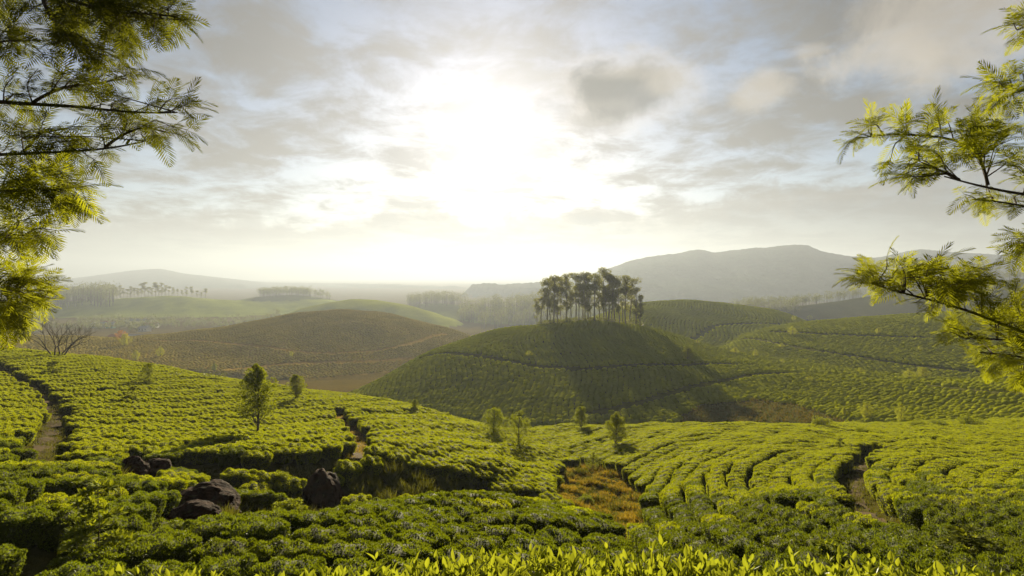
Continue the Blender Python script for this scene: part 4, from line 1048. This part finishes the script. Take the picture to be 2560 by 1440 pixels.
# ------------------------------------------------------------------ framing trees: feathery boughs reaching in from both sides
def frond_template():
    mb = MB(); L = 1.0; n = 11
    t = np.linspace(0, 1, 8); mb.tube(np.stack([t, 0 * t, 0.06 * np.sin(t * 3) - 0.16 * t ** 2], 1), np.linspace(0.010, 0.003, 8), 3)
    k = np.arange(n)
    for sg in (-1, 1):
        tt_ = 0.10 + 0.86 * k / (n - 1); p = np.stack([tt_, 0 * tt_, 0.06 * np.sin(tt_ * 3) - 0.16 * tt_ ** 2], 1)
        an = np.interp(tt_, [0, 1], [1.05, 0.42]); d = np.stack([np.cos(an), sg * np.sin(an), -0.18 - 0.1 * np.sin(k * 2.1)], 1)
        ln = 0.40 * np.sin(np.clip(tt_ * 0.8 + 0.22, 0, 1) * math.pi) ** 0.7 + 0.05
        mb.leaves(p, d, np.tile([0, 0, 1.0], (n, 1)), ln, 0.042, fold=0.2)
    return np.concatenate(mb.v), np.concatenate(mb.q)
FTV, FTQ = frond_template()
def add_fronds(mb, p, d, up, ln):
    d = d / np.linalg.norm(d, axis=1, keepdims=True); s_ = np.cross(up, d); s_ /= np.linalg.norm(s_, axis=1, keepdims=True) + 1e-9; n_ = np.cross(d, s_)
    V = p[:, None, :] + ln[:, None, None] * (FTV[None, :, 0:1] * d[:, None] + FTV[None, :, 1:2] * s_[:, None] + FTV[None, :, 2:3] * n_[:, None])
    q = FTQ[None] + (np.arange(len(p)) * len(FTV))[:, None, None]
    mb.add(V.reshape(-1, 3), q.reshape(-1, 4))
def bough(parent, px, dep, r0, clumps, subs=(), frlen=0.165, dens=0.54, leaf='frond'):
    """px: branch line in photo pixels, dep: its depth; clumps: (u, v, ru, rv, twigs)"""
    o = np.array(parent.location)
    d0 = dep if not isinstance(dep, tuple) else dep[0]; d1 = dep if not isinstance(dep, tuple) else dep[1]
    n = len(px); line = np.array([at(u, v, d0 + (d1 - d0) * i / (n - 1) + 0.06 * math.sin(i * 2.1)) for i, (u, v) in enumerate(px)])
    g0, lean_, h_ = parent['trunk_base'], parent['trunk_lean'], parent['trunk_height']
    tz = min(1.0, max(0.0, (line[0][2] - 0.15 - g0 + 0.3) / h_))
    root = np.array([o[0] + lean_ * tz + 0.05 * math.sin(tz * 7), o[1] + 0.06 * math.sin(tz * 5 + 1), g0 + tz * h_ - 0.3])
    line = resample(np.vstack([root, line]), 0.08)
    outer = [(u, v, 130, 80, 22) for u, v in px[1:3] if u < -80 or u > 2640]
    clumps = list(clumps) + outer
    br = MB(); fo = MB(); br.tube(line - o, np.linspace(r0, 0.004, len(line)), 7)
    lines = [line]
    for sp_ in subs:
        k = np.argmin([np.hypot(*(np.array(project(q)).ravel() - np.array(sp_[0]))) for q in line]); dk = line[k][1]
        l2 = resample(np.array([line[k]] + [at(u, v, dk + 0.05 * i) for i, (u, v) in enumerate(sp_[1:])]), 0.06)
        br.tube(l2 - o, np.linspace(r0 * 0.45, 0.003, len(l2)), 6); lines.append(l2)
    allp = np.concatenate(lines)
    pu, pv_ = project(allp)
    for (u, v, ru, rv, tw) in clumps:
        for i in range(int(tw * dens)):
            a = R.uniform(0, 6.28); q = math.sqrt(R.uniform()); uu_, vv_ = u + ru * q * math.cos(a), v + rv * q * math.sin(a)
            k = np.argmin((pu - uu_) ** 2 + (pv_ - vv_) ** 2 + R.uniform(0, 900, len(pu))); k = max(0, k - R.integers(0, 3))
            s0 = allp[k]; e_ = at(uu_, vv_, s0[1] + R.normal() * 0.16)
            mid = (s0 + e_) / 2 + R.normal(size=3) * 0.02 + np.array([0, 0, 0.02]); tw_ = resample(np.array([s0, mid, e_]), 0.04)
            br.tube(tw_ - o, np.linspace(0.0045, 0.0015, len(tw_)), 4)
            tl = np.linalg.norm(e_ - s0); m = 4 + int(tl / 0.09); m = min(m, 9)
            t = np.concatenate([R.uniform(0.25, 1.0, m - 1), [1.0]]); idx = t * (len(tw_) - 1)
            p = np.stack([np.interp(idx, np.arange(len(tw_)), tw_[:, j]) for j in range(3)], 1)
            ax = (e_ - s0) / (tl + 1e-6); ax = ax if tl > 0.05 else unit(1)[0]
            d = ax * 0.9 + unit(m) * 0.75 + np.array([0, 0, -0.10])
            ln = R.uniform(0.65, 1.15, m) * frlen
            add_fronds(fo, p - o, d, np.tile([0, 0, 1.0], (m, 1)) + unit(m) * 0.5, ln)
    br.build('branch', M['bark'], parent); fo.build('foliage', M[leaf], parent)

def framing_tree(loc, lean, h, label):
    g = H1(loc[0], loc[1]); o = empty('feathery_tree', (loc[0], loc[1], g), label, 'tree')
    o['trunk_base'] = g; o['trunk_lean'] = lean; o['trunk_height'] = h
    t = np.linspace(0, 1, 14); mb = MB()
    mb.tube(np.stack([lean * t + 0.05 * np.sin(t * 7), 0.06 * np.sin(t * 5 + 1), t * h - 0.3], 1), np.interp(t, [0, 0.1, 1], [0.20, 0.15, 0.05]), 12)
    mb.build('trunk', M['bark'], o)
    tw, fo = MB(), MB(); top_ = np.array([lean, 0.0, h - 0.35])
    for i in range(26):                                   # leafy head above the boughs
        a = i * 2.399; e_ = top_ + np.array([math.cos(a), math.sin(a), 0]) * R.uniform(0.2, 1.1) + np.array([0, 0, R.uniform(0.0, 1.1)])
        tw.tube([top_ - np.array([0, 0, 0.3]), (top_ + e_) / 2 + np.array([0, 0, 0.1]), e_], [0.016, 0.010, 0.003], 5)
        m = 16; k = R.uniform(0.3, 1.0, m)[:, None]; d = (e_ - top_) / np.linalg.norm(e_ - top_) + unit(m) * 0.8
        add_fronds(fo, top_ + (e_ - top_) * k, d, np.tile([0, 0, 1.0], (m, 1)) + unit(m) * 0.4, R.uniform(0.13, 0.22, m))
    tw.build('branch', M['bark'], o); fo.build('foliage', M['frond_shade'], o); return o
tl = framing_tree((-5.25, 3.35), 0.25, 4.9, 'feathery-leaved tree whose boughs reach in from the left edge')
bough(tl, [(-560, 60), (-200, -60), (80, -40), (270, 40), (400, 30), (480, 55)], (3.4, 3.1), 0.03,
      [(60, 10, 110, 45, 18), (200, 20, 90, 60, 26), (330, 40, 110, 60, 40), (430, 40, 55, 45, 22), (250, 100, 90, 50, 26), (300, 135, 40, 25, 8), (130, 60, 70, 60, 12), (240, 0, 160, 40, 30)], [[(90, -30), (110, 20), (150, 80), (215, 120)]], leaf='frond_shade', dens=0.54)
bough(tl, [(-560, 160), (-250, 130), (-60, 120), (40, 90), (90, 110)], (3.3, 3.1), 0.022, [(20, 70, 60, 50, 14), (60, 120, 60, 40, 10), (-30, 110, 70, 60, 10), (10, 30, 40, 20, 4)], leaf='frond_shade', dens=0.42)
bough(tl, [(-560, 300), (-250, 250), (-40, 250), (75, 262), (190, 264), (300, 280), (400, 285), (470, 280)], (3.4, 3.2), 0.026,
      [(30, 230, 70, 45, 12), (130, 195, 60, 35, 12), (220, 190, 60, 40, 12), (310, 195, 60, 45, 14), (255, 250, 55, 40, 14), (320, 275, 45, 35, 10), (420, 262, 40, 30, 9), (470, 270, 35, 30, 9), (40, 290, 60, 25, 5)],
      [[(75, 262), (115, 235), (160, 217), (230, 210), (320, 195)]], leaf='frond_shade', dens=0.42)
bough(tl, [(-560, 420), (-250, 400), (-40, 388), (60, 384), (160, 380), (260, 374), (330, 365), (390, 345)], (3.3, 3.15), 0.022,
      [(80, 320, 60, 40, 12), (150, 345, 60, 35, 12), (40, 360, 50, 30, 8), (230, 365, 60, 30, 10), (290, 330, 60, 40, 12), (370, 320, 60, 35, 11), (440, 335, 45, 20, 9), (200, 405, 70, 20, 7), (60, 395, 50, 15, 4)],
      [[(60, 384), (85, 355), (100, 330)], [(260, 374), (290, 345), (350, 315), (420, 330)]], leaf='frond_shade', dens=0.42)
bough(tl, [(-560, 560), (-250, 510), (-60, 480), (40, 475), (120, 475), (190, 470)], (3.2, 3.0), 0.020,
      [(40, 450, 60, 40, 18), (110, 455, 60, 40, 18), (180, 470, 55, 45, 18), (20, 500, 50, 40, 12), (100, 500, 60, 40, 14), (190, 515, 40, 25, 8)], frlen=0.162)
bough(tl, [(-560, 640), (-250, 600), (-60, 590), (30, 588), (100, 590)], (3.2, 3.0), 0.018, [(20, 575, 60, 30, 14), (90, 570, 55, 30, 12), (140, 590, 40, 20, 8), (30, 610, 50, 20, 8)], frlen=0.153)
bough(tl, [(-560, 850), (-250, 800), (-60, 760), (20, 730), (80, 710)], (3.1, 2.9), 0.020,
      [(30, 690, 50, 30, 12), (80, 685, 45, 30, 12), (70, 730, 60, 40, 16), (130, 745, 50, 25, 11), (20, 760, 50, 30, 12), (40, 800, 35, 30, 10), (10, 830, 35, 25, 7)], frlen=0.153)
tr_ = framing_tree((5.2, 3.2), -0.2, 4.5, 'feathery-leaved tree whose boughs reach in from the right edge')
bough(tr_, [(3120, 60), (2800, 70), (2640, 85), (2570, 80), (2545, 60)], (3.3, 3.1), 0.016, [(2550, 55, 30, 25, 6), (2555, 105, 25, 25, 6)], frlen=0.136)
bough(tr_, [(3120, 260), (2800, 250), (2640, 240), (2560, 225), (2490, 215)], (3.3, 3.1), 0.018, [(2540, 195, 40, 25, 9), (2490, 215, 35, 25, 8), (2530, 250, 45, 25, 10), (2500, 270, 40, 15, 5)], frlen=0.145)
bough(tr_, [(3120, 560), (2800, 520), (2640, 495), (2560, 488), (2480, 472), (2410, 455), (2340, 435)], (3.3, 3.1), 0.022,
      [(2140, 345, 35, 30, 7), (2210, 330, 55, 30, 11), (2290, 330, 55, 40, 13), (2380, 310, 60, 40, 15), (2460, 320, 60, 45, 13), (2330, 380, 60, 35, 12), (2260, 400, 50, 35, 11), (2260, 445, 45, 25, 9), (2360, 430, 50, 25, 7), (2430, 370, 60, 35, 12), (2520, 390, 50, 45, 12), (2540, 330, 40, 40, 9)],
      [[(2480, 472), (2465, 440), (2450, 390), (2400, 350), (2330, 340), (2230, 335), (2150, 345)], [(2410, 455), (2340, 420), (2290, 400)]], frlen=0.153)
bough(tr_, [(3120, 620), (2800, 560), (2640, 530), (2560, 515), (2480, 500), (2420, 498)], (3.2, 3.1), 0.016, [(2420, 495, 50, 16, 7), (2490, 505, 45, 20, 8), (2540, 500, 35, 25, 7)], frlen=0.128)
bough(tr_, [(3120, 700), (2800, 640), (2640, 610), (2570, 600), (2530, 610)], (3.1, 3.0), 0.016, [(2535, 585, 30, 25, 9), (2540, 630, 30, 25, 9)], frlen=0.136)
bough(tr_, [(3120, 960), (2800, 900), (2660, 862), (2560, 835), (2500, 808), (2440, 782), (2380, 762), (2320, 746), (2270, 738), (2210, 722), (2160, 702)], (3.15, 3.0), 0.021,
      [(2165, 690, 35, 30, 12), (2220, 680, 50, 40, 20), (2270, 700, 50, 40, 18), (2340, 665, 30, 30, 10), (2390, 690, 50, 40, 20), (2440, 700, 40, 35, 16), (2360, 720, 50, 30, 14), (2430, 745, 40, 25, 10), (2310, 760, 40, 25, 5)],
      [[(2320, 746), (2330, 705), (2340, 650)], [(2350, 755), (2365, 725), (2400, 700)]], frlen=0.140)
bough(tr_, [(3120, 1000), (2800, 930), (2660, 890), (2560, 850), (2500, 845), (2430, 850), (2380, 838)], (3.1, 3.0), 0.014,
      [(2380, 820, 45, 18, 9), (2440, 820, 40, 18, 8), (2520, 770, 45, 35, 14), (2500, 800, 35, 20, 8), (2545, 720, 25, 30, 8), (2540, 830, 30, 30, 8)], frlen=0.128)
bough(tr_, [(3120, 1040), (2800, 960), (2660, 915), (2560, 890), (2500, 885), (2440, 880)], (3.05, 2.95), 0.012, [(2450, 875, 35, 16, 7), (2510, 900, 40, 25, 9), (2540, 930, 30, 25, 8), (2470, 915, 20, 30, 5), (2540, 870, 30, 20, 6)], frlen=0.128)

# ------------------------------------------------------------------ pruned, leafless tea on the brown hill
M['pruned'] = leaf_mat('pruned_twigs', (0.215, 0.165, 0.024), (0.320, 0.240, 0.038), (0.36, 0.24, 0.04), 0.15, 0.9, 0.0, 0.08, 0.0)
pr = grid_rows(-420, 10, 165, 405, 1.6, 1.7, rad(70), 0.22, 3.0)
zz, I = H(pr[:, 0], pr[:, 1], True); k = (I == ni['brown']) & frame_ok(pr[:, 0], pr[:, 1], zz, 100, 50); pr, zz = pr[k], zz[k]
k = clear_of_paths(pr[:, 0], pr[:, 1]) & visible(pr[:, 0], pr[:, 1], zz + 0.5, 1.0); pr, zz = pr[k], zz[k]
nP = len(pr); loc = tv[None] * (1 + R.normal(size=(nP, len(tv), 3)) * 0.18); loc[..., :2] *= 0.78; loc[..., 2] *= R.uniform(0.18, 0.48, nP)[:, None]
PX, PY = pr[:, 0:1] + loc[..., 0], pr[:, 1:2] + loc[..., 1]
PZ = zz[:, None] + loc[..., 2] + (H(pr[:, 0] + 1, pr[:, 1]) - zz)[:, None] * loc[..., 0] + (H(pr[:, 0], pr[:, 1] + 1) - zz)[:, None] * loc[..., 1]
mb = MB(); off_ = (np.arange(nP) * len(tv))[:, None, None]
mb.add(np.stack([PX, PY, PZ], -1).reshape(-1, 3), (np.array(tq)[None] + off_).reshape(-1, 4), (np.array(tt)[None] + off_).reshape(-1, 3))
tag(mb.build('pruned_bushes', M['pruned']), 'brown pruned tea bushes covering the bare left-centre hill', 'tea bushes', None, 'stuff')

# ------------------------------------------------------------------ haze: the misty valley air
def haze():
    mb = MB(); b = 9400.0; z0, z1 = -85.0, 235.0
    v = [(-b, -b, z0), (b, -b, z0), (b, b, z0), (-b, b, z0), (-b, -b, z1), (b, -b, z1), (b, b, z1), (-b, b, z1)]
    mb.add(v, [(0, 3, 2, 1), (4, 5, 6, 7), (0, 1, 5, 4), (1, 2, 6, 5), (2, 3, 7, 6), (3, 0, 4, 7)])
    m, t = pmat('haze_air')
    pv = t.new('ShaderNodeVolumePrincipled')
    pv.inputs['Color'].default_value = (0.345, 0.385, 0.45, 1); pv.inputs['Density'].default_value = HAZE
    pv.inputs['Anisotropy'].default_value = 0.38
    o = t.new('ShaderNodeOutputMaterial'); t.l.new(pv.outputs[0], o.inputs['Volume'])
    tag(mb.build('haze', m, smooth=False), kind='stuff')
HAZE = 0.00036
haze()
